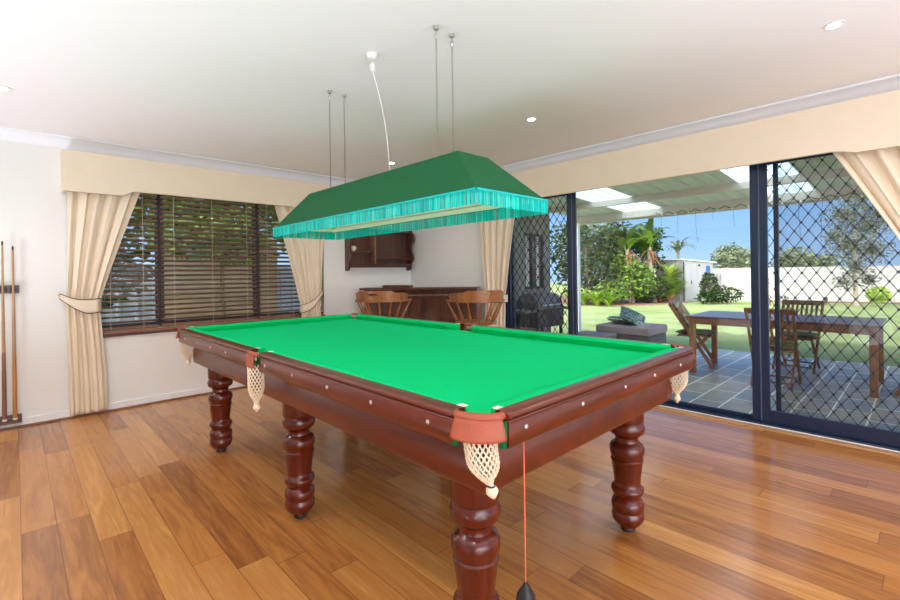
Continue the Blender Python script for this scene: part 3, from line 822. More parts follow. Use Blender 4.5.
# ------------------------------------------------------------------ lamp over the table
LZ = 1.520; LT = 1.747
lx0, lx1, ly0, ly1 = 1.30, 1.778, 1.205, 3.12
ax0, ax1, ay0, ay1 = 1.452, 1.655, 1.455, 2.885
Lp = thing('billiard_lamp', 'long green fabric lamp shade with teal fringe over the table', 'lamp', ((lx0+lx1)/2, (ly0+ly1)/2, LT))
def hull(bm, d, z0, z1, flip=False):
    B = [bm.verts.new(p) for p in ((lx0+d, ly0+d, z0), (lx1-d, ly0+d, z0), (lx1-d, ly1-d, z0), (lx0+d, ly1-d, z0))]
    A = [bm.verts.new(p) for p in ((ax0+d*.5, ay0+d*.5, z1), (ax1-d*.5, ay0+d*.5, z1), (ax1-d*.5, ay1-d*.5, z1), (ax0+d*.5, ay1-d*.5, z1))]
    for i in range(4): bm.faces.new((B[i], B[(i+1)%4], A[(i+1)%4], A[i]))
    bm.faces.new(A)
bm = BM(); hull(bm, 0, LZ, LT); obj('shade', bm, M['shade'], Lp)
bm = BM(); hull(bm, .006, LZ+.0005, LT-.006); obj('lining', bm, M['cream_in'], Lp)
bm = BM(); add_tube(bm, [(lx0, ly0, LZ), (lx1, ly0, LZ), (lx1, ly1, LZ), (lx0, ly1, LZ), (lx0, ly0, LZ)], .003, 6)
obj('edge_wire', bm, M['fringe_band'] if 'fringe_band' in M else M['shade'], Lp)
# inner tray that carries the tubes: cream timber frame
bm = BM()
for a, b_, c_, d_ in ((lx0+.02, lx1-.02, ly0+.02, ly0+.045), (lx0+.02, lx1-.02, ly1-.045, ly1-.02), (lx0+.02, lx0+.045, ly0+.045, ly1-.045), (lx1-.045, lx1-.02, ly0+.045, ly1-.045)):
    add_box(bm, a, b_, c_, d_, LZ-.004, LZ+.018)
obj('inner_frame', bm, M['cream_in'], Lp)
bm = BM()
add_box(bm, ax0+.03, ax1-.03, ay0+.1, ay1-.1, LZ+.14, LZ+.16)
obj('lamp_tray', bm, M['white'], Lp)
for xx in (1.51, 1.60):
    for yy in ((ay0+.12, ay0+.68), (ay1-.68, ay1-.12)):
        bm = BM(); add_tube(bm, [(xx, yy[0], LZ+.115), (xx, yy[1], LZ+.115)], .013, 12); obj('fluorescent_tube', bm, M['white'], Lp, smooth=True)
# fringe: many short strands along each side
FH = .061
for nm, p, q in (('a', (lx0, ly0), (lx1, ly0)), ('b', (lx1, ly0), (lx1, ly1)), ('c', (lx1, ly1), (lx0, ly1)), ('d', (lx0, ly1), (lx0, ly0))):
    bm = BM(); Ln = math.hypot(q[0]-p[0], q[1]-p[1]); n = int(Ln/.0033)
    dx, dy = (q[0]-p[0])/Ln, (q[1]-p[1])/Ln; ox, oy = dy, -dx
    for i in range(n):
        s = (i+.5)/n*Ln; off = .002 + .0022*(i % 2) ; w_ = .0018+rnd.random()*.0006
        j = rnd.uniform(-.0018, .0018); h_ = FH + rnd.uniform(-.002, .003)
        c_ = (p[0]+dx*s+ox*off, p[1]+dy*s+oy*off)
        z0, z1 = LZ+.004, LZ+.004-h_
        vs = []
        for (ss, zz) in ((-w_, z0), (w_, z0), (w_+j, z1), (-w_+j, z1)):
            vs.append(bm.verts.new((c_[0]+dx*ss, c_[1]+dy*ss, zz)))
        bm.faces.new(vs)
    obj('fringe', bm, M['fringe'], Lp, solid=.0008)
for nm, p, q in (('a', (lx0, ly0), (lx1, ly0)), ('b', (lx1, ly0), (lx1, ly1)), ('c', (lx1, ly1), (lx0, ly1)), ('d', (lx0, ly1), (lx0, ly0))):
    bm = BM(); Ln = math.hypot(q[0]-p[0], q[1]-p[1]); dx, dy = (q[0]-p[0])/Ln, (q[1]-p[1])/Ln; ox, oy = dy*.006, -dx*.006
    add_bar(bm, (p[0]+ox, p[1]+oy, LZ+.002), (q[0]+ox, q[1]+oy, LZ+.002), .003, .009, up=(0, 0, 1)); obj('fringe_band', bm, M['fringe'], Lp)
# chains: real links
def chain(x, y):
    ch = bpy.data.objects.new('chain', None); C.objects.link(ch); ch.parent = Lp; ch.location = (x-Lp.location.x, y-Lp.location.y, LT-Lp.location.z); ch.empty_display_size = .05
    bm = BM(); z = LT-.002; i = 0; lk = .0165
    while z < H-.055:
        a = Vector((1, 0, 0)) if i % 2 else Vector((0, 1, 0))
        pts = [Vector((0, 0, lk*.62+.0)) * math.sin(t_)*1.0 + a*.0042*math.cos(t_) + Vector((0, 0, z+lk/2-LT)) for t_ in [2*PI*k/8 for k in range(8)]]
        add_tube(bm, pts, .0013, 4, closed=True); z += lk; i += 1
    o = obj('links', bm, M['chainmetal'], None); o.parent = ch
    bm = BM(); add_lathe(bm, [(.002, H-LT-.062), (.007, H-LT-.055), (.009, H-LT-.045), (.004, H-LT-.035), (.004, H-LT-.022), (.012, H-LT-.018), (.013, H-LT-.001)], n=14)
    o = obj('ceiling_hook', bm, M['steel'], None, smooth=True); o.parent = ch
    return ch
for x, y in ((1.498, 1.640), (1.606, 1.640), (1.502, 2.685), (1.610, 2.685)): chain(x, y)
# ceiling rose with cable
t = thing('ceiling_rose', 'small white ceiling rose with a white cable drooping to the lamp', 'ceiling rose', (1.43, 2.085, H))
bm = BM(); add_lathe(bm, [(.030, H-.0005), (.030, H-.010), (.024, H-.022), (.012, H-.028)], (1.43, 2.085, 0), 24); obj('base', bm, M['white'], t, smooth=True)
bm = BM(); add_tube(bm, [(1.43, 2.085, H-.028), (1.432, 2.085, H-.05)], .003, 6); obj('hook', bm, M['steel'], t)
bm = BM(); add_lathe(bm, [(.008, H-.095), (.014, H-.09), (.015, H-.06), (.008, H-.048)], (1.432, 2.085, 0), 16); obj('plug_socket', bm, M['white'], t, smooth=True)
bm = BM()
cp_ = []
for i in range(21):
    k = i/20
    z = (H-.095)*(1-k) + (LT+.0)*k
    cp_.append((1.432+.12*k + .0*k, 2.085+.02*k+ .055*math.sin(PI*k)*(-.6), z + .0))
add_tube(bm, cp_, .0019, 6); obj('cable', bm, M['cable'], t, smooth=True)

# downlights
dl = []
for i, (x, y) in enumerate([(-.04, 4.0), (2.965, 3.99), (2.957, 2.14), (2.957, .305), (-.04, 2.14), (-.04, .305), (1.45, -1.6), (-1.9, 2.14)]):
    dl.append((x, y))
    if i > 3: continue
    lbl = ['recessed ceiling downlight at the left edge of the ceiling', 'recessed ceiling downlight just above the lamp shade ridge', 'recessed ceiling downlight between lamp chains and door pelmet', 'recessed ceiling downlight nearest the top right corner'][i]
    t = thing('downlight', lbl, 'downlight', (x, y, H), 'recessed ceiling downlights')
    bm = BM(); add_lathe(bm, [(.030, H-.0008), (.045, H-.0008), (.045, H-.004), (.036, H-.006), (.030, H-.004)], (x, y, 0), 28); obj('trim_ring', bm, M['white'], t, smooth=True)
    bm = BM(); add_lathe(bm, [(.001, H-.0012), (.029, H-.0012), (.029, H-.0045), (.001, H-.0045)], (x, y, 0), 24); obj('lens', bm, M['lamp'], t)

# ------------------------------------------------------------------ cue rack
t = thing('cue_rack', 'dark timber wall cue rack at the left edge', 'cue rack', (-.10, YA-.04, .03))
bm = BM(); add_box(bm, -.34, .035, YA-.075, YA-.031, .05, .072); add_box(bm, -.34, .035, YA-.045, YA-.031, .072, .115); obj('base_shelf', bm, M['darkwoodX'], t, bevel=.003)
bm = BM(); add_box(bm, -.34, .030, YA-.022, YA-.0005, 1.085, 1.15)
obj('back_board', bm, M['darkwoodX'], t, bevel=.004)
bm = BM()
for i in range(5):
    x = -.005-.06*i
    for s in (-1, 1): add_box(bm, x+s*.016-.004, x+s*.016+.004, YA-.062, YA-.0225, 1.10, 1.135)
obj('cue_clip', bm, M['black'], t, bevel=.003)
def cue(x, top, m1, label):
    c_ = thing('billiard_cue', label, 'cue', (x, YA-.053, .0725), 'cues standing in the rack')
    y = YA-.053
    bm = BM(); add_lathe(bm, [(.0135, .073), (.0145, .085), (.0140, .30), (.0115, .62)], (x, y, 0), 14); obj('butt', bm, m1, c_, smooth=True)
    bm = BM(); add_lathe(bm, [(.0114, .6205), (.0085, 1.0), (.0058, top-.03)], (x, y, 0), 14); obj('shaft', bm, M['cuetop'], c_, smooth=True)
    bm = BM(); add_lathe(bm, [(.0058, top-.0299), (.0058, top-.012), (.005, top)], (x, y, 0), 12); obj('tip', bm, M['black'], c_, smooth=True)
    bm = BM(); add_lathe(bm, [(.0148, .0745), (.0152, .076), (.0152, .090), (.0148, .094)], (x, y, 0), 14); obj('butt_cap', bm, M['whiteleather'], c_, smooth=True)
cue(-.065, 1.50, M['cuebrown'], 'brown-butted billiard cue standing in the rack at the picture edge')
cue(-.005, 1.462, M['cuewood'], 'amber-butted billiard cue nearest the curtain in the rack')

# ------------------------------------------------------------------ wall shelf
t = thing('wall_shelf', 'dark timber wall shelf unit with scalloped sides above the bar', 'shelf', (3.57, YA, 1.22))
SX0, SX1, SZ0, SZ1 = 3.035, 4.045, 1.243, 1.80
dp = .17
def sidep(n=24):
    P_ = [(0, SZ0)]
    pr = [(.05, SZ0), (.085, SZ0+.01), (.10, SZ0+.05), (.085, SZ0+.075), (.10, SZ0+.10), (.135, SZ0+.13), (.150, SZ0+.17), (.145, SZ0+.20), (.125, SZ0+.24), (.110, SZ0+.29), (.115, SZ0+.34), (.14, SZ0+.38), (.165, SZ0+.41), (.17, SZ0+.46), (.15, SZ0+.50), (.12, SZ1-.02), (.12, SZ1)]
    return P_+pr+[(0, SZ1)]
for x in (SX0, SX1-.022):
    bm = BM(); add_prism(bm, sidep(), (x, x+.022), lambda u, v, w_: (w_, YA-.0005-u, v)); obj('side_panel', bm, M['darkwood'], t, bevel=.002)
for nm, a, b_, z, dd in (('shelf', SX0+.0225, SX1-.0225, 1.315, .13), ('shelf', 3.4255, SX1-.0225, 1.395, .11), ('shelf', SX0+.0225, 3.4045, 1.475, .11), ('top_shelf', SX0+.0225, SX1-.0225, 1.76, .11)):
    bm = BM(); add_box(bm, a, b_, YA-dd, YA-.013, z, z+.018); obj(nm, bm, M['darkwoodX'], t, bevel=.002)
bm = BM(); add_box(bm, 3.405, 3.425, YA-.128, YA-.013, 1.334, 1.759); obj('divider', bm, M['sillwood'], t, bevel=.002)
bm = BM(); add_box(bm, SX0+.0225, SX1-.0225, YA-.012, YA-.0005, 1.30, 1.80); obj('back_panel', bm, M['darkwood'], t)
bm = BM(); add_box(bm, SX0+.0225, SX1-.0225, YA-.10, YA-.085, 1.285, 1.314); obj('front_rail', bm, M['darkwoodX'], t, bevel=.002)
t = thing('ceramic_cup', 'tiny pale cup standing inside the wall shelf', 'cup', (3.12, YA-.07, 1.4935))
bm = BM(); add_lathe(bm, [(.012, 1.494), (.020, 1.50), (.026, 1.53), (.025, 1.56), (.022, 1.56), (.022, 1.53), (.014, 1.505), (.002, 1.503)], (3.12, YA-.07, 0), 20); o = obj('bowl', bm, M['stoneware'] if 'stoneware' in M else M['whiteleather'], t, smooth=True)
bm = BM(); add_tube(bm, [(3.12+.024, YA-.07, 1.55), (3.12+.042, YA-.07, 1.545), (3.12+.044, YA-.07, 1.525), (3.12+.026, YA-.07, 1.515)], .003, 6); obj('handle', bm, M['whiteleather'], t, smooth=True)

# ------------------------------------------------------------------ bar counter (diagonal, front edge from A to B)
A_ = Vector((3.05, 4.80, 0)); B_ = Vector((3.885, 3.60, 0))
bd = (B_-A_).normalized(); bn = Vector((bd.y, -bd.x, 0))   # toward the viewer?
if bn.dot(Vector((-1, -1, 0))) < 0: bn = -bn
BL = (B_-A_).length; BH = 1.030
t = thing('home_bar', 'dark timber home bar counter set across the room corner', 'bar', tuple((A_+B_)/2 - bn*.2))
def bp_(s, dd, z): 
    p = A_ + bd*s - bn*dd; return (p.x, p.y, z)
def bbox(bm, s0, s1, d0, d1, z0, z1):
    vs = [bm.verts.new(bp_(s, dd, z)) for s in (s0, s1) for dd in (d0, d1) for z in (z0, z1)]
    for q in ((0,1,3,2),(4,6,7,5),(0,4,5,1),(2,3,7,6),(0,2,6,4),(1,5,7,3)): bm.faces.new([vs[i] for i in q])
bm = BM(); bbox(bm, 0, BL, 0, .245, BH-.03, BH); obj('counter_top', bm, M['darkwoodX'], t, bevel=.004)
bm = BM(); bbox(bm, .03, BL-.03, .10, .125, .06, BH-.031); obj('front_panel', bm, M['darkwood'], t)
for s in (.03, .52, 1.0, BL-.10):
    bm = BM(); bbox(bm, s, s+.07, .078, .0995, .061, BH-.032); obj('front_stile', bm, M['barpanel'] if 'barpanel' in M else M['darkwood'], t, bevel=.003)
for z in (.16, .50, .90):
    bm = BM(); bbox(bm, .101, BL-.101, .085, .0995, z, z+.06)
    obj('front_moulding', bm, M['darkwoodX'], t, bevel=.003)
bm = BM(); bbox(bm, .02, BL-.02, .060, .078, .925, .945); obj('lip_rail', bm, M['sillwood'], t, bevel=.004)
for s in (.12, BL-.24):
    bm = BM(); bbox(bm, s, s+.025, .126, .22, .061, BH-.031); obj('end_panel', bm, M['darkwood'], t)
bm = BM(); bbox(bm, .02, BL-.02, .07, .22, 0, .06); obj('plinth', bm, M['darkwood'], t)
bm = BM(); bbox(bm, .26, .62, .10, .23, BH+.0005, BH+.028); o = obj('serving_tray', bm, M['darkwoodX'], None, bevel=.004)
tag(o, 'flat dark tray lying on top of the home bar', 'tray')

# ------------------------------------------------------------------ bar stools with bow backs
def bar_stool(loc, rot, label):
    """front faces local +X; origin on the floor"""
    t = thing('bar_stool', label, 'bar stool', loc, 'captain style bar stools at the home bar', local=True, rotz=rot)
    SZ = .70; AZ = .915
    def po(name, bm, m_, parent=t, **k):
        o = obj(name, bm, m_, None, **k); o.parent = parent; return o
    bm = BM(); add_lathe(bm, [(.15, SZ-.035), (.205, SZ-.022), (.215, SZ-.008), (.205, SZ), (.12, SZ-.006), (.01, SZ-.008)], n=32); po('seat', bm, M['pine'], smooth=True)
    for a in (45, 135, 225, 315):
        a = math.radians(a); bm = BM()
        p = Vector((.12*math.cos(a), .12*math.sin(a), SZ-.03)); q = Vector((.215*math.cos(a), .215*math.sin(a), 0))
        pts = [p+(q-p)*k for k in (0, .08, .2, .3, .42, .55, .62, .72, .85, 1)]; rs = [.014, .017, .021, .016, .022, .020, .014, .020, .018, .012]
        add_tube(bm, pts, .016, 12, radii=rs); po('leg', bm, M['pine'], smooth=True)
    bm = BM(); r_ = .185
    for a, b2, z in ((45, 135, .24), (135, 225, .30), (225, 315, .24), (315, 45, .30)):
        a, b2 = math.radians(a), math.radians(b2); rr = .12+.095*(1-z/(SZ-.03))
        add_tube(bm, [(rr*math.cos(a), rr*math.sin(a), z), (rr*math.cos(b2), rr*math.sin(b2), z)], .010, 8)
    po('stretcher', bm, M['pine'], smooth=True)
    # arm bow: semicircle at the back, arms coming forward
    R_ = .275; path = []
    path.append((.10, -R_+.00)); 
    for i in range(25):
        a = -PI/2 - PI*i/24; path.append((R_*math.cos(a), R_*math.sin(a)))
    path.append((.10, R_-.00))
    bm = BM(); n = len(path)
    for (u0, u1, z0, z1) in ((-.024, .020, AZ-.011, AZ+.011),):
        rg = []
        for i, (x, y) in enumerate(path):
            d_ = Vector((path[min(i+1, n-1)][0]-path[max(i-1, 0)][0], path[min(i+1, n-1)][1]-path[max(i-1, 0)][1], 0)).normalized(); nn = Vector((d_.y, -d_.x, 0))
            rg.append([bm.verts.new(Vector((x, y, z)) + nn*u) for u, z in ((u0, z0), (u1, z0), (u1, z1), (u0, z1))])
        for i in range(n-1):
            for j in range(4): bm.faces.new((rg[i][j], rg[i][(j+1)%4], rg[i+1][(j+1)%4], rg[i+1][j]))
        bm.faces.new(rg[0][::-1]); bm.faces.new(rg[-1])
    po('arm_bow', bm, M['pine'], bevel=.004, smooth=True)
    # crest rail with a hand slot, on top of the bow
    bm = BM(); half = 1.50; nn = 36; rg = []; slots = []
    def crest_top(k): 
        k = abs(k); return AZ+.012 + (.095 if k < .45 else .095-.022*min(1, (k-.45)/.10) if k < .82 else .073-.035*((k-.82)/.18)**1.5)
    cols = [-1+2*i/nn for i in range(nn+1)]
    th = .011
    for k in cols:
        a = PI + k*half; zt_ = crest_top(k); zb_ = AZ+.012
        inslot = abs(k) < .10
        zl = [zb_, zb_+.042, zb_+.066, zt_]
        rg.append([[bm.verts.new(((R_+o_ + .10*(z-zb_))*math.cos(a), (R_+o_+.10*(z-zb_))*math.sin(a), z)) for z in zl] for o_ in (-th, th)])
    for i in range(nn):
        inside = abs((cols[i]+cols[i+1])/2) < .10
        for j in range(3):
            if inside and j == 1: continue
            for o_ in (0, 1): bm.faces.new((rg[i][o_][j], rg[i+1][o_][j], rg[i+1][o_][j+1], rg[i][o_][j+1]))
        for j in (0, 3): bm.faces.new((rg[i][0][j], rg[i][1][j], rg[i+1][1][j], rg[i+1][0][j]))
        if inside:
            for j in (1, 2): bm.faces.new((rg[i][0][j], rg[i][1][j], rg[i+1][1][j], rg[i+1][0][j]))
    for i in (0, nn):
        for j in range(3): bm.faces.new((rg[i][0][j], rg[i][0][j+1], rg[i][1][j+1], rg[i][1][j]))
    po('crest_rail', bm, M['pine'], smooth=True, angle=40)
    for k in range(8):
        a = math.radians(90 + 180*(k+.0)/7)
        if k in (0, 7): p = Vector((.10, (R_-.0)*(1 if k == 0 else -1), AZ-.012)); q = Vector((.07, .175*(1 if k == 0 else -1), SZ-.004))
        else: p = Vector((R_*math.cos(a), R_*math.sin(a), AZ-.012)); q = Vector((.178*math.cos(a), .178*math.sin(a), SZ-.006))
        pts = [q+(p-q)*v for v in (0, .12, .28, .42, .5, .56, .75, 1)]
        bm = BM(); add_tube(bm, pts, .008, 9, radii=[.009, .012, .0175, .011, .015, .011, .009, .008]); po('spindle', bm, M['pine'], smooth=True)
    return t
bar_stool((2.90, 4.09, 0), math.radians(33), 'honey timber bar stool at the left end of the home bar')
bar_stool((3.43, 3.21, 0), math.radians(65), 'honey timber bar stool at the right end, beside the narrow curtain')
#EXT>>
# ------------------------------------------------------------------ exterior ground
PZ = -.14
GX = 8.5
def gz(X): return PZ-.02 if X < GX else max(-.46, PZ-.02-.026*(X-GX))
bm = BM(); add_box(bm, XB+.12, GX, -9, 5.1, PZ-.08, PZ); struct('patio_floor', bm, M['paving'], label='grey slate paved patio under the roof', cat='patio')
bm = BM()
def lf(u, v):
    X = GX + (60-GX)*u**1.5; return (X, -40+80*v, gz(X))
grid(bm, lf, 60, 40); tag(obj('lawn', bm, M['grass'], smooth=True), 'wide mown green lawn beyond the patio', 'lawn', kind='stuff')
bm = BM(); add_box(bm, X0-8, GX-.01, YA+.21, 20, -.35, -.25); tag(obj('side_lawn', bm, M['grass']), 'grassy strip outside the blinded window', 'lawn', kind='stuff')
bm = BM(); add_box(bm, -12, 12, -14, Y0-.2, -.12, -.02); struct('terrace_floor', bm, M['concrete'], label='unseen pale slab added behind the room to bounce light in', cat='bounce slab')  # added out of view to throw light up onto the ceiling
# mulch bed
bm = BM()
bed = [(20.2, 11.9), (20.5, 10.4), (21.3, 9.3), (22.9, 8.75), (24.6, 8.35), (24.9, 8.9), (26.9, 10), (27, 22), (20.2, 22)]
vs = [bm.verts.new((x, y, gz(x)+.035)) for x, y in bed]; bm.faces.new(vs)
v2 = [bm.verts.new((x-.05, y-.05, gz(x)-.03)) for x, y in bed]
for i in range(len(bed)): bm.faces.new((vs[i], v2[i], v2[(i+1)%len(bed)], vs[(i+1)%len(bed)]))
tag(obj('mulch_bed', bm, M['mulch']), 'red-brown bark mulch bed under the tropical shrubs', 'garden bed', kind='stuff')

# house wing wall beside the patio
bm = BM()
add_box(bm, XB+.2, 6.80, 5.1, 5.3, PZ, 2.7); add_box(bm, 7.40, 7.6, 5.1, 5.3, PZ, 2.7); add_box(bm, 6.80, 7.40, 5.1, 5.3, PZ, .88); add_box(bm, 6.80, 7.40, 5.1, 5.3, 1.92, 2.7)
struct('wall_outside', bm, M['render'], label='grey-brown outer wall of the house wing beside the patio', cat='wall')
w2 = sthing('window_2', 'white-slatted window in the outer wall of the house wing', 'window', (7.1, 5.15, .9))
bm = BM()
for a, b_, c_, d_ in ((6.80, 7.40, .88, .92), (6.80, 7.40, 1.88, 1.92), (6.80, 6.84, .92, 1.88), (7.36, 7.40, .92, 1.88), (7.04, 7.16, .92, 1.88)): add_box(bm, a, b_, 5.12, 5.16, c_, d_)
obj('window_frame', bm, M['frame_brown'], w2)
bm = BM(); z = .94
while z < 1.87:
    for a, b_ in ((6.845, 7.035), (7.165, 7.355)): add_obox(bm, ((a+b_)/2, 5.19, z), (b_-a, .03, .003), Euler((math.radians(50), 0, 0)))
    z += .032
obj('louvre', bm, M['white'], w2)
bm = BM(); add_box(bm, 6.82, 7.38, 5.24, 5.25, .90, 1.90); obj('pane', bm, M['black'], w2)

# patio roof
pr = thing('patio_roof', 'ribbed patio roof with cream beams and clear skylight strips', 'patio roof', (6.4, 1.5, 2.3))
ZR = lambda X: 2.56-.058*(X-4.3)
ribp = .20
def ribsheet(y0, y1, m_):
    bm = BM(); ys = []
    y = y0
    while y < y1-.001:
        for dy, dz in ((0, 0), (.13, 0), (.145, .028), (.18, .028), (.195, 0)):
            if y+dy < y1: ys.append((y+dy, dz))
        y += ribp
    ys.append((y1, 0))
    V = [[bm.verts.new((X, yy, ZR(X)+dz)) for yy, dz in ys] for X in (4.32, 6.4, 8.52)]
    for a in range(2):
        for i in range(len(ys)-1): bm.faces.new((V[a][i], V[a][i+1], V[a+1][i+1], V[a+1][i]))
    return bm
edges = [(-8.0, -2.2, 0), (-2.2, -1.5, 1), (-1.5, 1.10, 0), (1.10, 1.78, 1), (1.78, 3.28, 0), (3.28, 3.98, 1), (3.98, 5.08, 0)]
for a, b_, k in edges:
    obj('skylight_sheet' if k else 'roof_sheet', ribsheet(a, b_, None), M['clearsheet' if k else 'greensheet'], pr, solid=.002)
for X, hh, mt, dz in ((4.40, .12, 'beam', 0), (7.22, .10, 'beam', 0), (8.40, .13, 'gutter', 0)):
    bm = BM(); add_box(bm, X-.035, X+.035, -8, 5.08, ZR(X)-.006-hh, ZR(X)-.008); obj('beam', bm, M[mt], pr, bevel=.003)
bm = BM(); add_prism(bm, [(8.53, 2.33), (8.53, 2.20), (8.56, 2.17), (8.63, 2.17), (8.66, 2.20), (8.66, 2.34), (8.65, 2.34), (8.65, 2.205), (8.625, 2.18), (8.565, 2.18), (8.54, 2.205), (8.54, 2.33)], (-8, 5.08), lambda u, v, w_: (u, w_, v)); obj('gutter', bm, M['gutter'], pr)
for y in (4.98, .0-2.4, -7.5):
    bm = BM(); add_box(bm, 8.36, 8.45, y-.045, y+.045, PZ+.001, ZR(8.4)-.14); obj('post', bm, M['white'], pr, bevel=.004)

# string of lights along the front beam
sl = thing('string_lights', 'dark string of small bulbs looped along the patio beam', 'string lights', (8.3, 2.2, 2.2))
bm = BM(); pts = []; bul = []
y = 3.35; n = 0
while y > .2:
    for k in range(6):
        t_ = k/6; pts.append((8.335, y-.22*t_, 2.225-.045*math.sin(PI*t_)))
    bul.append((8.335, y-.11, 2.18)); y -= .22
pts.append((8.335, y, 2.225)); add_tube(bm, pts, .006, 5); obj('cord', bm, M['black'], sl)
for b_ in bul:
    bm = BM(); add_lathe(bm, [(.004, -.028), (.015, -.022), (.018, -.008), (.010, .004), (.007, .012)], b_, 10); obj('bulb', bm, M['cable'], sl, smooth=True)
bm = BM(); rr = random.Random(3)
for i in range(11):
    yy = 3.25-.28*i; L_ = rr.uniform(.15, .75)
    p = Vector((8.345, yy, 2.185)); q = p+Vector((0, rr.uniform(-.03, .03), -L_)); add_tube(bm, [p, (p+q)/2+Vector((0, .01, 0)), q], .0022, 4)
obj('dangling_strand', bm, M['black'], sl)

# ------------------------------------------------------------------ outdoor table and chairs
t = thing('outdoor_table', 'long reddish timber outdoor dining table on the patio', 'table', (6.8, 1.22, PZ))
tx0, tx1, ty0, ty1, tz = 6.30, 7.30, .32, 2.17, .60
bm = BM(); k = 9
for i in range(k):
    a = tx0+(tx1-tx0)*i/k; add_box(bm, a+.003, a+(tx1-tx0)/k-.003, ty0, ty1, tz-.028, tz)
obj('tabletop', bm, M['tabletop'] if 'tabletop' in M else M['teak'], t, bevel=.003)
bm = BM(); mx0, mx1, my0, my1 = tx0+.05, tx1-.05, ty0+.05, ty1-.05
add_box(bm, mx0, mx0+.025, my0, my1, tz-.105, tz-.029); add_box(bm, mx1-.025, mx1, my0, my1, tz-.105, tz-.029)
add_box(bm, mx0+.025, mx1-.025, my0, my0+.025, tz-.105, tz-.029); add_box(bm, mx0+.025, mx1-.025, my1-.025, my1, tz-.105, tz-.029)
obj('apron', bm, M['teak'], t, bevel=.003)
for x in (tx0+.03, tx1-.095):
    for y in (ty0+.03, ty1-.095):
        bm = BM(); add_box(bm, x, x+.065, y, y+.065, PZ+.001, tz-.029); obj('leg', bm, M['teak'], t, bevel=.005)
def folding_chair(loc, rot, label, cushion=None, drape=None):
    """faces local +X, origin on the ground"""
    t = thing('folding_chair', label, 'chair', loc, 'teak folding chairs around the outdoor table', local=True, rotz=rot)
    def po(name, bm, m_, **k):
        o = obj(name, bm, m_, None, **k); o.parent = t; return o
    SH = .42; W_ = .215
    for s in (-1, 1):
        bm = BM(); add_bar(bm, (.24, s*W_, .002), (-.285, s*W_, .86), .024, .045, up=(1, 0, .5)); po('back_post', bm, M['teak'], bevel=.003)
        bm = BM(); add_bar(bm, (-.22, s*(W_-.03), .002), (.17, s*(W_-.03), SH-.01), .022, .042, up=(1, 0, .5)); po('rear_leg', bm, M['teak'], bevel=.003)
    bm = BM()
    for i in range(7):
        x = -.17+.36*i/6; add_box(bm, x-.024, x+.024, -W_+.015, W_-.015, SH-.008, SH+.010)
    po('seat_slats', bm, M['teak'], bevel=.002)
    bm = BM()
    add_obox(bm, (-.280, 0, .865), (.026, .47, .065), Euler((0, math.radians(-31), 0))); po('crest_rail', bm, M['teak'], bevel=.006)
    bm = BM(); add_obox(bm, (-.085, 0, .545), (.02, .41, .045), Euler((0, math.radians(-31), 0))); po('lower_rail', bm, M['teak'], bevel=.003)
    bm = BM()
    for i in range(7):
        y = -.16+.32*i/6; add_bar(bm, (-.092, y, .56), (-.268, y, .845), .026, .012, up=(1, 0, .5))
    po('back_slats', bm, M['teak'], bevel=.002)
    bm = BM()
    for x, z in ((.20, .065), (-.18, .07)): add_bar(bm, (x, -W_+.03, z), (x, W_-.03, z), .028, .02)
    po('stretcher', bm, M['teak'], bevel=.002)
    return t
def cushion_on(label, mat_, c, size, rotm, cat='cushion', group=None, sag=.0):
    bm = BM()
    def f(sgn):
        def g(u, v):
            x, y = (u-.5)*2, (v-.5)*2
            k = ((1-x**4)*(1-y**4))**.5 if abs(x) < 1 and abs(y) < 1 else 0
            pin = 1-.06*(abs(x)*abs(y))*0
            return rotm @ Vector((x*size[0]/2*(1-.05*(1-abs(y)**2)*abs(x)), y*size[1]/2*(1-.05*(1-abs(x)**2)*abs(y)), sgn*size[2]/2*max(.04, k))) + Vector(c)
        return g
    grid(bm, f(1), 14, 14); grid(bm, f(-1), 14, 14); bmesh.ops.remove_doubles(bm, verts=bm.verts[:], dist=.0004)
    return tag(obj('cushion', bm, mat_, smooth=True, angle=75), label, cat, group)
E3 = lambda x, y, z: Euler((math.radians(x), math.radians(y), math.radians(z))).to_matrix()
folding_chair((6.93, 2.27, PZ), math.radians(-78), 'teak folding chair at the left end of the outdoor table')
cushion_on('olive seat pad on the left end folding chair', M['olive'], (6.93, 2.26, PZ+.465), (.42, .42, .06), E3(0, 0, 0), 'seat cushion', 'olive seat pads')
def back_rot(deg):
    f = Vector((math.cos(math.radians(deg)), math.sin(math.radians(deg)), 0)); side = Vector((-f.y, f.x, 0)); t31 = math.radians(31)
    upv = (-f*math.sin(t31) + Vector((0, 0, math.cos(t31)))); nrm = side.cross(upv)
    return Matrix((side, upv, nrm)).transposed()
cushion_on('striped tan cushion propped against the left end chair back', M['towel'], (6.90, 2.40, PZ+.70), (.40, .42, .12), back_rot(-78), 'cushion')
folding_chair((6.29, 1.22, PZ), math.radians(3), 'teak folding chair on the near side of the outdoor table')
cushion_on('olive seat pad on the near side folding chair', M['olive'], (6.30, 1.22, PZ+.465), (.42, .42, .06), E3(0, 0, 0), 'seat cushion', 'olive seat pads')
folding_chair((7.50, 1.19, PZ), math.radians(176), 'teak folding chair on the far side of the outdoor table')
cushion_on('olive seat pad on the far side folding chair', M['olive'], (7.49, 1.19, PZ+.465), (.42, .42, .06), E3(0, 0, 0), 'seat cushion', 'olive seat pads')
folding_chair((6.78, -.03, PZ), math.radians(84), 'teak folding chair at the right end of the outdoor table')

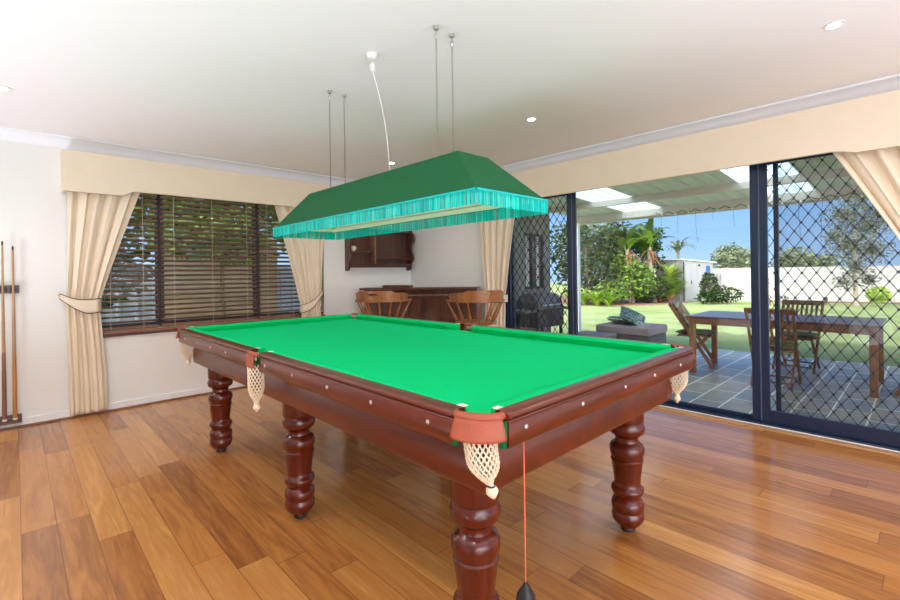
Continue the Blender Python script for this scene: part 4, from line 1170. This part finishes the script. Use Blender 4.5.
# ottoman daybed
t = thing('outdoor_ottoman', 'wide wicker ottoman with a mauve cushion on the patio', 'ottoman', (8.05, 3.7, PZ))
bm = BM(); add_box(bm, 7.62, 8.36, 3.20, 4.14, PZ+.03, .09); obj('wicker_base', bm, M['wicker'], t, bevel=.02)
bm = BM(); add_box(bm, 7.60, 8.38, 3.18, 4.16, .091, .235); obj('seat_cushion', bm, M['ottfabric'], t, bevel=.035)
for x in (7.66, 8.32):
    for y in (3.24, 4.10):
        bm = BM(); add_lathe(bm, [(.02, PZ+.001), (.02, PZ+.029)], (x, y, 0), 10); obj('foot', bm, M['black'], t)
t = thing('low_ottoman', 'low dark wicker footstool beside the wide ottoman', 'footstool', (7.5, 4.4, PZ))
bm = BM(); add_box(bm, 7.05, 7.52, 3.72, 4.30, PZ+.002, .04); obj('wicker_base', bm, M['wicker'], t, bevel=.015)
bm = BM(); add_box(bm, 7.04, 7.53, 3.71, 4.31, .041, .12); obj('seat_cushion', bm, M['ottcush2'] if 'ottcush2' in M else M['ottfabric'], t, bevel=.025)
cushion_on('teal scroll-print cushion leaning over the other one on the ottoman', M['scroll'], (7.93, 3.62, .375), (.46, .46, .12), E3(28, -20, 20), 'cushion', 'scroll-print cushions')
cushion_on('teal scroll-print cushion lying flat on the ottoman', M['scroll'], (8.05, 3.88, .30), (.44, .42, .12), E3(6, 4, 45), 'cushion', 'scroll-print cushions')

# barbecue near the wing wall
t = thing('barbecue', 'dark hooded barbecue trolley by the outer wall', 'barbecue', (6.35, 4.45, PZ))
bm = BM(); add_box(bm, 5.98, 6.72, 4.25, 4.70, .30, .60); obj('fire_box', bm, M['black'], t, bevel=.01)
bm = BM(); add_prism(bm, [(4.25+.0, .601), (4.70, .601), (4.70, .70), (4.64, .80), (4.50, .85), (4.36, .82), (4.27, .73)], (6.0, 6.70), lambda u, v, w_: (w_, u, v)); obj('hood', bm, M['wicker'], t, bevel=.01)
bm = BM(); add_tube(bm, [(6.1, 4.25, .66), (6.1, 4.21, .66), (6.6, 4.21, .66), (6.6, 4.25, .66)], .010, 8); obj('handle', bm, M['steel'], t, smooth=True)
for a in (5.70, 6.725):
    bm = BM(); add_box(bm, a, a+.275, 4.27, 4.68, .555, .59); obj('side_shelf', bm, M['wicker'], t, bevel=.005)
for x in (6.0, 6.66):
    for y in (4.27, 4.64):
        bm = BM(); add_box(bm, x, x+.04, y, y+.04, PZ+.002, .299); obj('leg', bm, M['black'], t, bevel=.003)
bm = BM(); add_box(bm, 6.045, 6.655, 4.29, 4.66, 0.0, .02); obj('lower_shelf', bm, M['black'], t)

# ------------------------------------------------------------------ shed and fence
def ribwall(bm, p, q, z0, z1a, z1b, pitch=.18, out=(-1, 0)):
    L_ = math.hypot(q[0]-p[0], q[1]-p[1]); n = int(L_/pitch)
    P0 = []
    for i in range(n):
        for f_, o_ in ((0, 0), (.7, 0), (.78, .02), (.92, .02)): P0.append(((i+f_)/n, o_))
    P0.append((1, 0)); A = []; B = []
    for k, o_ in P0:
        x = p[0]+(q[0]-p[0])*k+out[0]*o_; y = p[1]+(q[1]-p[1])*k+out[1]*o_
        A.append(bm.verts.new((x, y, z0))); B.append(bm.verts.new((x, y, z1a+(z1b-z1a)*k)))
    for i in range(len(A)-1): bm.faces.new((A[i], A[i+1], B[i+1], B[i]))
t = thing('garden_shed', 'pale steel garden shed with double doors beyond the lawn', 'shed', (24.9, 8.7, -.455), local=True, rotz=math.atan2(-.88, 1.68))
SW, SD, ZA, ZB2 = 1.95, 1.9, 2.17, 2.02     # width, depth, eave heights at the near corner and right end
def so_(name, bm, m_, par=None, **k):
    o = obj(name, bm, m_, None, **k); o.parent = par or t; return o
bm = BM(); ribwall(bm, (0, 0), (SW, 0), .0, ZA, ZB2, out=(0, -1)); ribwall(bm, (0, SD), (SW, SD), .0, ZA, ZB2, out=(0, 1))
ribwall(bm, (0, 0), (0, SD), .0, ZA, ZA, out=(-1, 0)); ribwall(bm, (SW, 0), (SW, SD), .0, ZB2, ZB2, out=(1, 0))
so_('wall', bm, M['shedsteel'], solid=.01)
bm = BM(); add_prism(bm, [(-.15, ZA+.012), (SW+.12, ZB2-.012), (SW+.12, ZB2+.03), (-.15, ZA+.055)], (-.12, SD+.1), lambda u, v, w_: (u, w_, v)); so_('roof', bm, M['white'])
for a in (.14, .50):
    bm = BM(); add_box(bm, a, a+.35, -.045, -.030, .03, 1.93); o = so_('door', bm, M['shedsteel'], bevel=.004)
    if a > .3:
        bm = BM(); add_box(bm, a-.01, a+.03, -.075, -.046, .95, 1.10); so_('handle', bm, M['black'], o)
bm = BM(); add_box(bm, .02, .08, -.045, -.022, 0, 2.08); so_('corner_strip', bm, M['frame_brown'])  # dark strip down the near corner
bm = BM(); add_box(bm, 1.50, 1.74, -.045, -.022, 1.15, 1.85); so_('window_pane', bm, M['blue'])
bm = BM(); add_lathe(bm, [(.05, 0), (.05, .03), (.03, .06)], n=12, M4=Matrix.Translation((1.05, -.022, 1.88)) @ Matrix.Rotation(PI/2, 4, 'X')); so_('wall_lamp', bm, M['black'])
t = thing('boundary_fence', 'pale cream steel panel fence along the far edge of the lawn', 'fence', (28, 1, -.46))
FP = [Vector((31.5, 15)), Vector((29.2, 11)), Vector((27.55, 7.6))]+[Vector((27.3, 7.0))+(Vector((31.5, -10.5))-Vector((27.3, 7.0)))*q/7 for q in range(8)]
for a, b_ in zip(FP[:-1], FP[1:]):
    bm = BM(); ribwall(bm, a, b_, -.455, 1.22, 1.22, .2, out=(-1, 0)); obj('fence_panel', bm, M['colorbond'], t, solid=.008)
    bm = BM(); add_bar(bm, (a.x, a.y, 1.235), (b_.x, b_.y, 1.235), .05, .03, up=(0, 0, 1)); obj('top_rail', bm, M['colorbond'], t)
for a in FP:
    bm = BM(); add_box(bm, a.x-.04, a.x+.04, a.y-.04, a.y+.04, -.455, 1.25); obj('post', bm, M['colorbond'], t)
bm = BM()
vs = [bm.verts.new(p) for p in ((27.2, 5.8, -.44), (29.2, -2.6, -.44), (29.8, -2.4, -.40), (27.9, 6.0, -.40))]; bm.faces.new(vs)
tag(obj('fence_bed', bm, M['mulch'], solid=.02), 'narrow mulch strip at the foot of the pale fence', 'garden bed', kind='stuff')

# timber fence outside the blinded window
t = thing('timber_fence', 'weathered timber slat fence outside the blinded window', 'fence', (2.2, 7.3, -.25))
for i in range(19):
    bm = BM(); add_box(bm, 1.40, 3.1, 7.30+.006*(i%2), 7.32+.006*(i%2), -.24+.105*i, -.24+.105*i+.1045); obj('fence_slat', bm, M['timberfence'], t)
for x in (1.60, 2.3, 3.05):
    bm = BM(); add_box(bm, x-.04, x+.04, 7.33, 7.40, -.249, 1.74); obj('post', bm, M['timberfence'], t)
t = thing('steel_fence', 'blue-grey steel fence panels either side of the timber fence', 'fence', (-1, 7.5, -.25))
for a, b_ in ((-5.5, 1.45), (3.05, 9.5)):
    bm = BM(); ribwall(bm, (a, 7.45), (b_, 7.45), -.249, 1.35, 1.35, .2, out=(0, -1)); obj('fence_panel', bm, M['bluefence'], t, solid=.008)

# ------------------------------------------------------------------ plants
def leaves(bm, c, r, n, size, rr, shape='quad', up=.0, shell=.55, asp=.5):
    c = Vector(c)
    for _ in range(n):
        while True:
            d = Vector((rr.gauss(0, 1), rr.gauss(0, 1), rr.gauss(0, 1)))
            if d.length > .01: break
        d.normalize(); k = shell + (1-shell)*rr.random()
        p = c + Vector((d.x*r[0], d.y*r[1], d.z*r[2]))*k
        a = Vector((rr.gauss(0, 1), rr.gauss(0, 1), rr.gauss(0, .6)+up)).normalized()
        b = a.cross(Vector((rr.gauss(0, 1), rr.gauss(0, 1), rr.gauss(0, 1)))).normalized()
        s = size*rr.uniform(.6, 1.3)
        q = [p-a*s*.5, p+b*s*asp*.5, p+a*s*.5, p-b*s*asp*.5]
        bm.faces.new([bm.verts.new(v) for v in q])
def plant(name, label, cat, base, blobs, mat_, n, size, trunk=None, group=None, seed=1, tm='trunk', shell=.55, asp=.5, up=0.):
    t = thing(name, label, cat, base, group)
    rr = random.Random(seed); bm = BM(); tot = sum(b[1][0]*b[1][1]*b[1][2] for b in blobs)
    tot = sum((b[1][0]*b[1][1]*b[1][2])**(2/3) for b in blobs)
    for c, r in blobs: leaves(bm, c, r, int(n*(r[0]*r[1]*r[2])**(2/3)/tot), size, rr, shell=shell, asp=asp, up=up)
    obj('foliage', bm, M[mat_], t)
    if trunk:
        for pts, r0 in trunk:
            bm = BM(); add_tube(bm, pts, r0, 7, radii=[r0*(1-.5*i/(len(pts)-1)) for i in range(len(pts))]); obj('trunk', bm, M[tm], t, smooth=True)
    return t
def blade(bm, p, d, L_, w, droop, rr, n=6, fold=.15):
    """arching leaf blade"""
    d = Vector((d[0], d[1], 0)).normalized() if (d[0] or d[1]) else Vector((1, 0, 0))
    s = Vector((-d.y, d.x, 0)); e = rr.uniform(.75, 1.25)
    prev = None; pos = Vector(p); ang = math.radians(droop[0])
    for i in range(n+1):
        k = i/n; ww = w*math.sin(PI*min(1, .12+.88*k)**.8)*(1 if k < 1 else .05)
        ww = max(ww, .004)
        row = [bm.verts.new(pos - s*ww), bm.verts.new(pos + Vector((0, 0, -fold*ww))), bm.verts.new(pos + s*ww)]
        if prev:
            bm.faces.new((prev[0], prev[1], row[1], row[0])); bm.faces.new((prev[1], prev[2], row[2], row[1]))
        prev = row
        ang = math.radians(droop[0] + (droop[1]-droop[0])*k)
        pos = pos + (d*math.cos(ang) + Vector((0, 0, math.sin(ang))))*L_/n*e
def bladeplant(name, label, cat, base, tops, mat_, n, L_, w, droop, seed, group=None, trunks=None, tm='trunk'):
    t = thing(name, label, cat, base, group); rr = random.Random(seed); bm = BM()
    for c in tops:
        for i in range(n):
            a = rr.uniform(0, 2*PI); dz = rr.uniform(-.15, .15)
            blade(bm, (c[0]+.04*math.cos(a), c[1]+.04*math.sin(a), c[2]+dz*L_), (math.cos(a), math.sin(a)), L_*rr.uniform(.6, 1.15), w*rr.uniform(.7, 1.2), (droop[0]+rr.uniform(-25, 15), droop[1]+rr.uniform(-20, 20)), rr)
    obj('leaves', bm, M[mat_], t, smooth=True)
    if trunks:
        for pts, r0 in trunks:
            bm = BM(); add_tube(bm, pts, r0, 8, radii=[r0*(1-.3*i/(len(pts)-1)) for i in range(len(pts))]); obj('trunk', bm, M[tm], t, smooth=True)
    return t
def px(x, y, dep):
    """point seen at pixel x, y of the photograph at a given distance along the view axis"""
    v = F_+R_1*((x-450)/455.8)-U_1*((y-273.22)/455.8)
    return Vector((0, 0, 1.194)) + v*dep
yaw_, pitch_, roll_ = (math.radians(v) for v in (43.73, .017, -.836))
F_ = Vector((math.sin(yaw_)*math.cos(pitch_), math.cos(yaw_)*math.cos(pitch_), math.sin(pitch_)))
R_0 = F_.cross(Vector((0, 0, 1))).normalized(); U_0 = R_0.cross(F_)
R_1 = R_0*math.cos(roll_)+U_0*math.sin(roll_); U_1 = -R_0*math.sin(roll_)+U_0*math.cos(roll_)
def gb(p): return (p.x, p.y, gz(p.x)+.03)
# dense shrubs at the left
def shrub(name, label, cat, x, y, dep, rx, rz, mat_, n, size, seed, group=None, squash=1., trunk=True, extra=()):
    c = px(x, y, dep); blobs = [(c, (rx, rx*squash, rz))]
    for ex, ey, er in extra:
        c2 = px(ex, ey, dep); blobs.append((c2, (er, er*squash, er*rz/rx)))
    b = gb(c)
    tr = [([(b[0], b[1], b[2]-.02), (c.x+.05, c.y, (b[2]+c.z)/2), (c.x, c.y, c.z+rz*.4)], max(.04, rx*.07))] if trunk else None
    return plant(name, label, cat, b, blobs, mat_, n, size, tr, group, seed)
shrub('shrub', 'tall dark leafy shrub at the left of the lawn behind the patio post', 'shrub', 586, 262, 23.0, 1.7, 2.0, 'leaf_dark', 2600, .26, 11, extra=((572, 250, 1.4), (600, 275, 1.2)))
shrub('shrub', 'rounded dark glossy shrub in the middle of the bed', 'shrub', 606, 262, 23.5, 1.15, 1.7, 'leaf_dark', 2000, .24, 12, extra=((612, 245, .9),))
shrub('shrub', 'olive green shrub below the two leaning trunks', 'shrub', 632, 278, 22.5, 1.1, 1.05, 'leaf_mid', 1800, .22, 13, extra=((622, 268, .8), (642, 283, .7)))
shrub('shrub', 'small yellow-green shrub low in the mulch bed', 'shrub', 612, 291, 22.0, .85, .6, 'leaf_mid', 900, .18, 14)
shrub('shrub', 'dark undergrowth shrub between trunks and shed', 'shrub', 648, 290, 23.2, 1.0, .8, 'leaf_dark', 1200, .2, 15)
shrub('shrub', 'tall airy tree with bluish leaves behind the dense shrubs', 'tree', 590, 240, 26, 1.9, 1.3, 'leaf_pale', 1300, .22, 16)
shrub('shrub', 'tall dark tree filling the gap behind the banana palms', 'tree', 636, 258, 25.0, 1.5, 1.5, 'leaf_dark', 2200, .26, 17, extra=((618, 240, 1.1), (645, 240, 1.0)))
# strap-leaved clump
c = px(596, 301, 21.5)
bladeplant('strap_leaf_clump', 'bright green strap-leaved clump at the left end of the bed', 'plant', gb(c), [(c.x+dx, c.y+dy, gz(c.x)+.15) for dx, dy in ((0, 0), (.2, .7), (.1, -.6), (-.1, 1.3), (.4, .1))], 'leaf_lime', 34, 1.05, .055, (70, -25), 21)
# strelitzia / banana trunks
for i, (xb, yb, xt, yt, dep, lab) in enumerate(((632, 302, 627, 246, 22.6, 'tall banana palm with pale leaning trunk left of the rusty one'), (655, 302, 649, 247, 23.0, 'tall banana palm with rusty hanging leaves beside the shed'))):
    b = px(xb, yb, dep); tp = px(xt, yt, dep); b.z = gz(b.x)+.02
    t = bladeplant('banana_palm', lab, 'palm', tuple(b), [tp, tp+Vector((.1, .3, -.3))], 'leaf_mid', 15, 1.9, .20, (74, -30), 31+i, trunks=[([b, (b+tp)/2+Vector((0, .06, 0)), tp], .13)], tm='palebark', group='banana palms by the shed')
    rr = random.Random(41+i); bm = BM()
    for k in range(16):
        a = rr.uniform(0, 2*PI); blade(bm, (tp.x, tp.y, tp.z-.1-rr.random()*.5), (math.cos(a), math.sin(a)), rr.uniform(.7, 1.2), .07, (-20, -86), rr)
    obj('dead_fronds', bm, M['leaf_rust'], t)
c = px(670, 296, 23.6)
bladeplant('canna_clump', 'lime green broad-leaved clump in front of the shed corner', 'plant', gb(c), [(c.x, c.y, gz(c.x)+h_) for h_ in (.25, .7, 1.1, 1.4)]+[(c.x+.1, c.y+.35, .3), (c.x, c.y-.3, .2)], 'leaf_lime', 18, .9, .17, (66, -15), 51, trunks=[([(c.x, c.y, gz(c.x)), (c.x+.02, c.y, 1.1)], .05)])
c = px(660, 300, 22.8)
bladeplant('bromeliad', 'rusty red bromeliad at the front edge of the bed', 'plant', gb(c), [(c.x, c.y, gz(c.x)+.1), (c.x+.1, c.y-.4, gz(c.x)+.2)], 'leaf_rust', 16, .55, .05, (60, -10), 52)
c = px(684, 283, 23.2)
# bushes at the shed
shrub('shrub', 'dark climbing bush against the shed wall below its window', 'shrub', 709, 287, 21.6, .42, .72, 'leaf_dark', 800, .16, 61)
shrub('shrub', 'low spreading dark bush at the right corner of the shed', 'shrub', 727, 294, 21.8, .75, .42, 'leaf_dark', 1000, .15, 62, extra=((716, 296, .6), (706, 298, .5)))
# beyond the fence
def tree(label, x, y, dep, rx, rz, mat_, n, size, seed, extra=(), group='trees beyond the boundary fence'):
    c = px(x, y, dep); blobs = [(c, (rx, rx, rz))]
    for ex, ey, er in extra: blobs.append((px(ex, ey, dep), (er, er, er*.8)))
    return plant('tree', label, 'tree', (c.x, c.y, -.5), blobs, mat_, n, size, [([(c.x, c.y, -.5), (c.x+.1, c.y, c.z*.5), (c.x, c.y, c.z+rz*.3)], .22)], group, seed, shell=.4)
tree('spreading grey-green tree rising behind the fence right of the shed', 733, 259, 33, 1.6, 1.0, 'leaf_pale', 1700, .3, 71, extra=((722, 264, .9), (744, 262, 1.1), (730, 252, .9)))
tree('small rounded tree behind the fence seen through the grille by the mullion', 793, 257, 33, 1.3, .8, 'leaf_pale', 900, .3, 72, extra=((783, 262, .8), (806, 262, .8)))
tree('hazy grey tree behind the fence beside the weeping gum', 822, 262, 34, 1.2, .7, 'leaf_pale', 500, .3, 73)
p_ = px(678, 251, 34)
bladeplant('feather_palm', 'distant palm crown showing above the shed roof', 'palm', (p_.x, p_.y, -.5), [p_], 'leaf_pale', 22, 1.9, .10, (62, -55), 74, trunks=[([(p_.x, p_.y, -.5), tuple(p_)], .15)])
# weeping gum inside the fence
b = px(857, 302, 19.5); b.z = gz(b.x)
bl = [(px(x, y, 19.5), (r, r, r*.85)) for x, y, r in ((845, 215, .9), (868, 225, .9), (850, 245, 1.0), (872, 250, .8), (835, 235, .5), (856, 268, .6), (846, 282, .5), (868, 280, .45), (880, 212, .7), (860, 200, .6))]
tp = px(856, 225, 19.5)
plant('gum_tree', 'airy grey-green gum tree drooping in front of the pale fence', 'tree', tuple(b), bl, 'leaf_gum', 6500, .17, [([b, (b+tp)/2+Vector((.05, .1, 0)), tp], .10), ([(b+tp)/2+Vector((.05, .1, 0)), px(872, 240, 19.5), px(880, 222, 19.5)], .05), ([(b+tp)/2+Vector((.05, .1, 0)), px(842, 250, 19.5), px(838, 230, 19.5)], .05)], seed=81, tm='palebark', shell=.1, asp=.28, up=-.4)
shrub('shrub', 'small bright green bush at the foot of the fence by the curtain', 'shrub', 878, 295, 19.0, .42, .36, 'leaf_lime', 500, .15, 82, trunk=False)
for i, (x, lab) in enumerate(((770, 'tiny staked seedling nearest the mullion by the fence'), (786, 'tiny staked seedling by the fence left of the gum tree'), (826, 'tiny staked seedling by the fence just left of the drooping gum'))):
    shrub('seedling', lab, 'plant', x, 299, 20.5, .10, .16, 'leaf_dark', 40, .09, 90+i, group='seedlings along the fence', trunk=True)
# outside the blinded window
def wplant(label, x, y, z, rx, rz, mat_, n, seed):
    return plant('shrub', label, 'shrub', (x, y, -.25), [((x, y, z), (rx, .5, rz))], mat_, n, .16, [([(x, y, -.25), (x, y, z)], .05)], 'shrubs outside the blinded window', seed, shell=.3)
wplant('leafy green shrub overhanging the timber fence outside the window', 2.0, 7.9, 2.3, 1.6, .75, 'leaf_mid', 2600, 101)
wplant('thin leafy shrub growing in front of the timber fence top', 2.15, 6.95, 1.75, 1.0, .42, 'leaf_mid', 650, 105)
wplant('dark shrub outside the left blind', .6, 6.75, 1.35, .75, .55, 'leaf_dark', 900, 102)
wplant('green shrub above the steel fence outside the left blind', .3, 8.2, 2.2, 1.3, .9, 'leaf_pale', 1400, 103)
wplant('shrub above the fence outside the right blind', 4.1, 8.0, 2.3, 1.2, .8, 'leaf_mid', 1400, 104)
# unseen eave added to block direct sun at the blinded window
bm = BM(); add_box(bm, X0-.6, XB+.2, YA+.2, YA+1.15, 2.42, 2.50); struct('trim_7', bm, M['white'], label='unseen eave added to keep direct sun off the blinded window', cat='sun blocker')
bm = BM(); add_box(bm, X0-.8, XB+.21, Y0-.8, YA+1.2, H+.13, H+.2); struct('roof_slab', bm, M['render'], label='roof over the room', cat='roof')
#<<EXT
# ------------------------------------------------------------------ camera
cam = bpy.data.cameras.new('camera'); co = bpy.data.objects.new('camera', cam); C.objects.link(co)
yaw, pitch, roll = (math.radians(v) for v in (43.73, .017, -.836))
F = Vector((math.sin(yaw)*math.cos(pitch), math.cos(yaw)*math.cos(pitch), math.sin(pitch)))
R0 = F.cross(Vector((0, 0, 1))).normalized(); U0 = R0.cross(F)
R1 = R0*math.cos(roll)+U0*math.sin(roll); U1 = -R0*math.sin(roll)+U0*math.cos(roll)
co.matrix_world = Matrix(((R1.x, U1.x, -F.x, 0), (R1.y, U1.y, -F.y, 0), (R1.z, U1.z, -F.z, 1.194), (0, 0, 0, 1)))
cam.sensor_width = 36; cam.sensor_fit = 'HORIZONTAL'; cam.lens = 455.8/900*36
cam.shift_x = 0; cam.shift_y = -(300-273.22)/900
cam.clip_start = .02; cam.clip_end = 300
S.camera = co

# ------------------------------------------------------------------ light
FILL_XY = [(-1.1, .6), (-1.1, 2.4), (-1.1, 4.1), (.6, -1.1), (2.4, -1.1), (-1.1, -1.1)]; FILL_POW = 108
sun = bpy.data.lights.new('sun', 'SUN'); so = bpy.data.objects.new('sun', sun); C.objects.link(so)
sun.energy = 3.3; sun.angle = math.radians(.6); sun.color = (1, .95, .86)
so.rotation_euler = Vector((1.1, -.6, -1.0)).to_track_quat('-Z', 'Y').to_euler()
for x, y in dl:
    l = bpy.data.lights.new('downlight_lamp', 'SPOT'); lo = bpy.data.objects.new('downlight_lamp', l); C.objects.link(lo)
    lo.location = (x, y, H-.02); l.energy = 22; l.spot_size = math.radians(150); l.spot_blend = .8; l.shadow_soft_size = .04; l.color = (1, .95, .88)
# unseen fill spots added to brighten the ceiling, standing in for bounced flash
for x, y in FILL_XY:
    l = bpy.data.lights.new('fill_uplight', 'SPOT'); lo = bpy.data.objects.new('fill_uplight', l); C.objects.link(lo)
    lo.location = (x, y, .25); l.energy = FILL_POW; l.spot_size = math.radians(140); l.spot_blend = 1; l.shadow_soft_size = .25; l.color = (.81, .89, 1)
    lo.rotation_euler = Vector((.35 if x < 0 else 0, .35 if y < 0 else 0, 1)).to_track_quat('-Z', 'Y').to_euler()
w = bpy.data.worlds.new('world'); S.world = w; w.use_nodes = True
nt = w.node_tree; bg = nt.nodes['Background']; L = nt.links.new
tc = N(nt, 'ShaderNodeTexCoord'); sp = N(nt, 'ShaderNodeSeparateXYZ'); L(tc.outputs['Generated'], sp.inputs[0])
cr = N(nt, 'ShaderNodeValToRGB'); e = cr.color_ramp.elements
e[0].position = 0; e[0].color = rgb((.42, .62, .93)); e[1].position = .6; e[1].color = rgb((.12, .33, .78))
x = e.new(.14); x.color = rgb((.22, .47, .90))
L(sp.outputs['Z'], cr.inputs['Fac'])
# bright white added to the unseen half of the sky as room fill
mr = N(nt, 'ShaderNodeMapRange'); mr.inputs['From Min'].default_value = .05; mr.inputs['From Max'].default_value = -.35
ad = N(nt, 'ShaderNodeVectorMath', operation='DOT_PRODUCT'); ad.inputs[1].default_value = (.80, .35, .0); L(tc.outputs['Generated'], ad.inputs[0])
no = N(nt, 'ShaderNodeTexNoise'); no.inputs['Scale'].default_value = 2.5; no.inputs['Detail'].default_value = 5; L(tc.outputs['Generated'], no.inputs['Vector'])
aa = N(nt, 'ShaderNodeMath', operation='MULTIPLY_ADD'); L(no.outputs['Fac'], aa.inputs[0]); aa.inputs[1].default_value = .3; L(ad.outputs['Value'], aa.inputs[2])
L(aa.outputs[0], mr.inputs['Value'])
mx = N(nt, 'ShaderNodeMix', data_type='RGBA'); mx.inputs[7].default_value = rgb((5, 5, 5.2)); L(mr.outputs[0], mx.inputs[0]); L(cr.outputs['Color'], mx.inputs[6])
L(mx.outputs[2], bg.inputs['Color']); bg.inputs['Strength'].default_value = 1.2

S.view_settings.view_transform = 'Standard'; S.view_settings.look = 'None'; S.view_settings.gamma = 1
S.view_settings.exposure = 0.15; S.view_settings.use_curve_mapping = False
S.cycles.use_denoising = True
S.cycles.max_bounces = 10; S.cycles.diffuse_bounces = 6; S.cycles.transparent_max_bounces = 24; S.cycles.glossy_bounces = 4
S.cycles.sample_clamp_indirect = 8; S.cycles.caustics_reflective = False; S.cycles.caustics_refractive = False
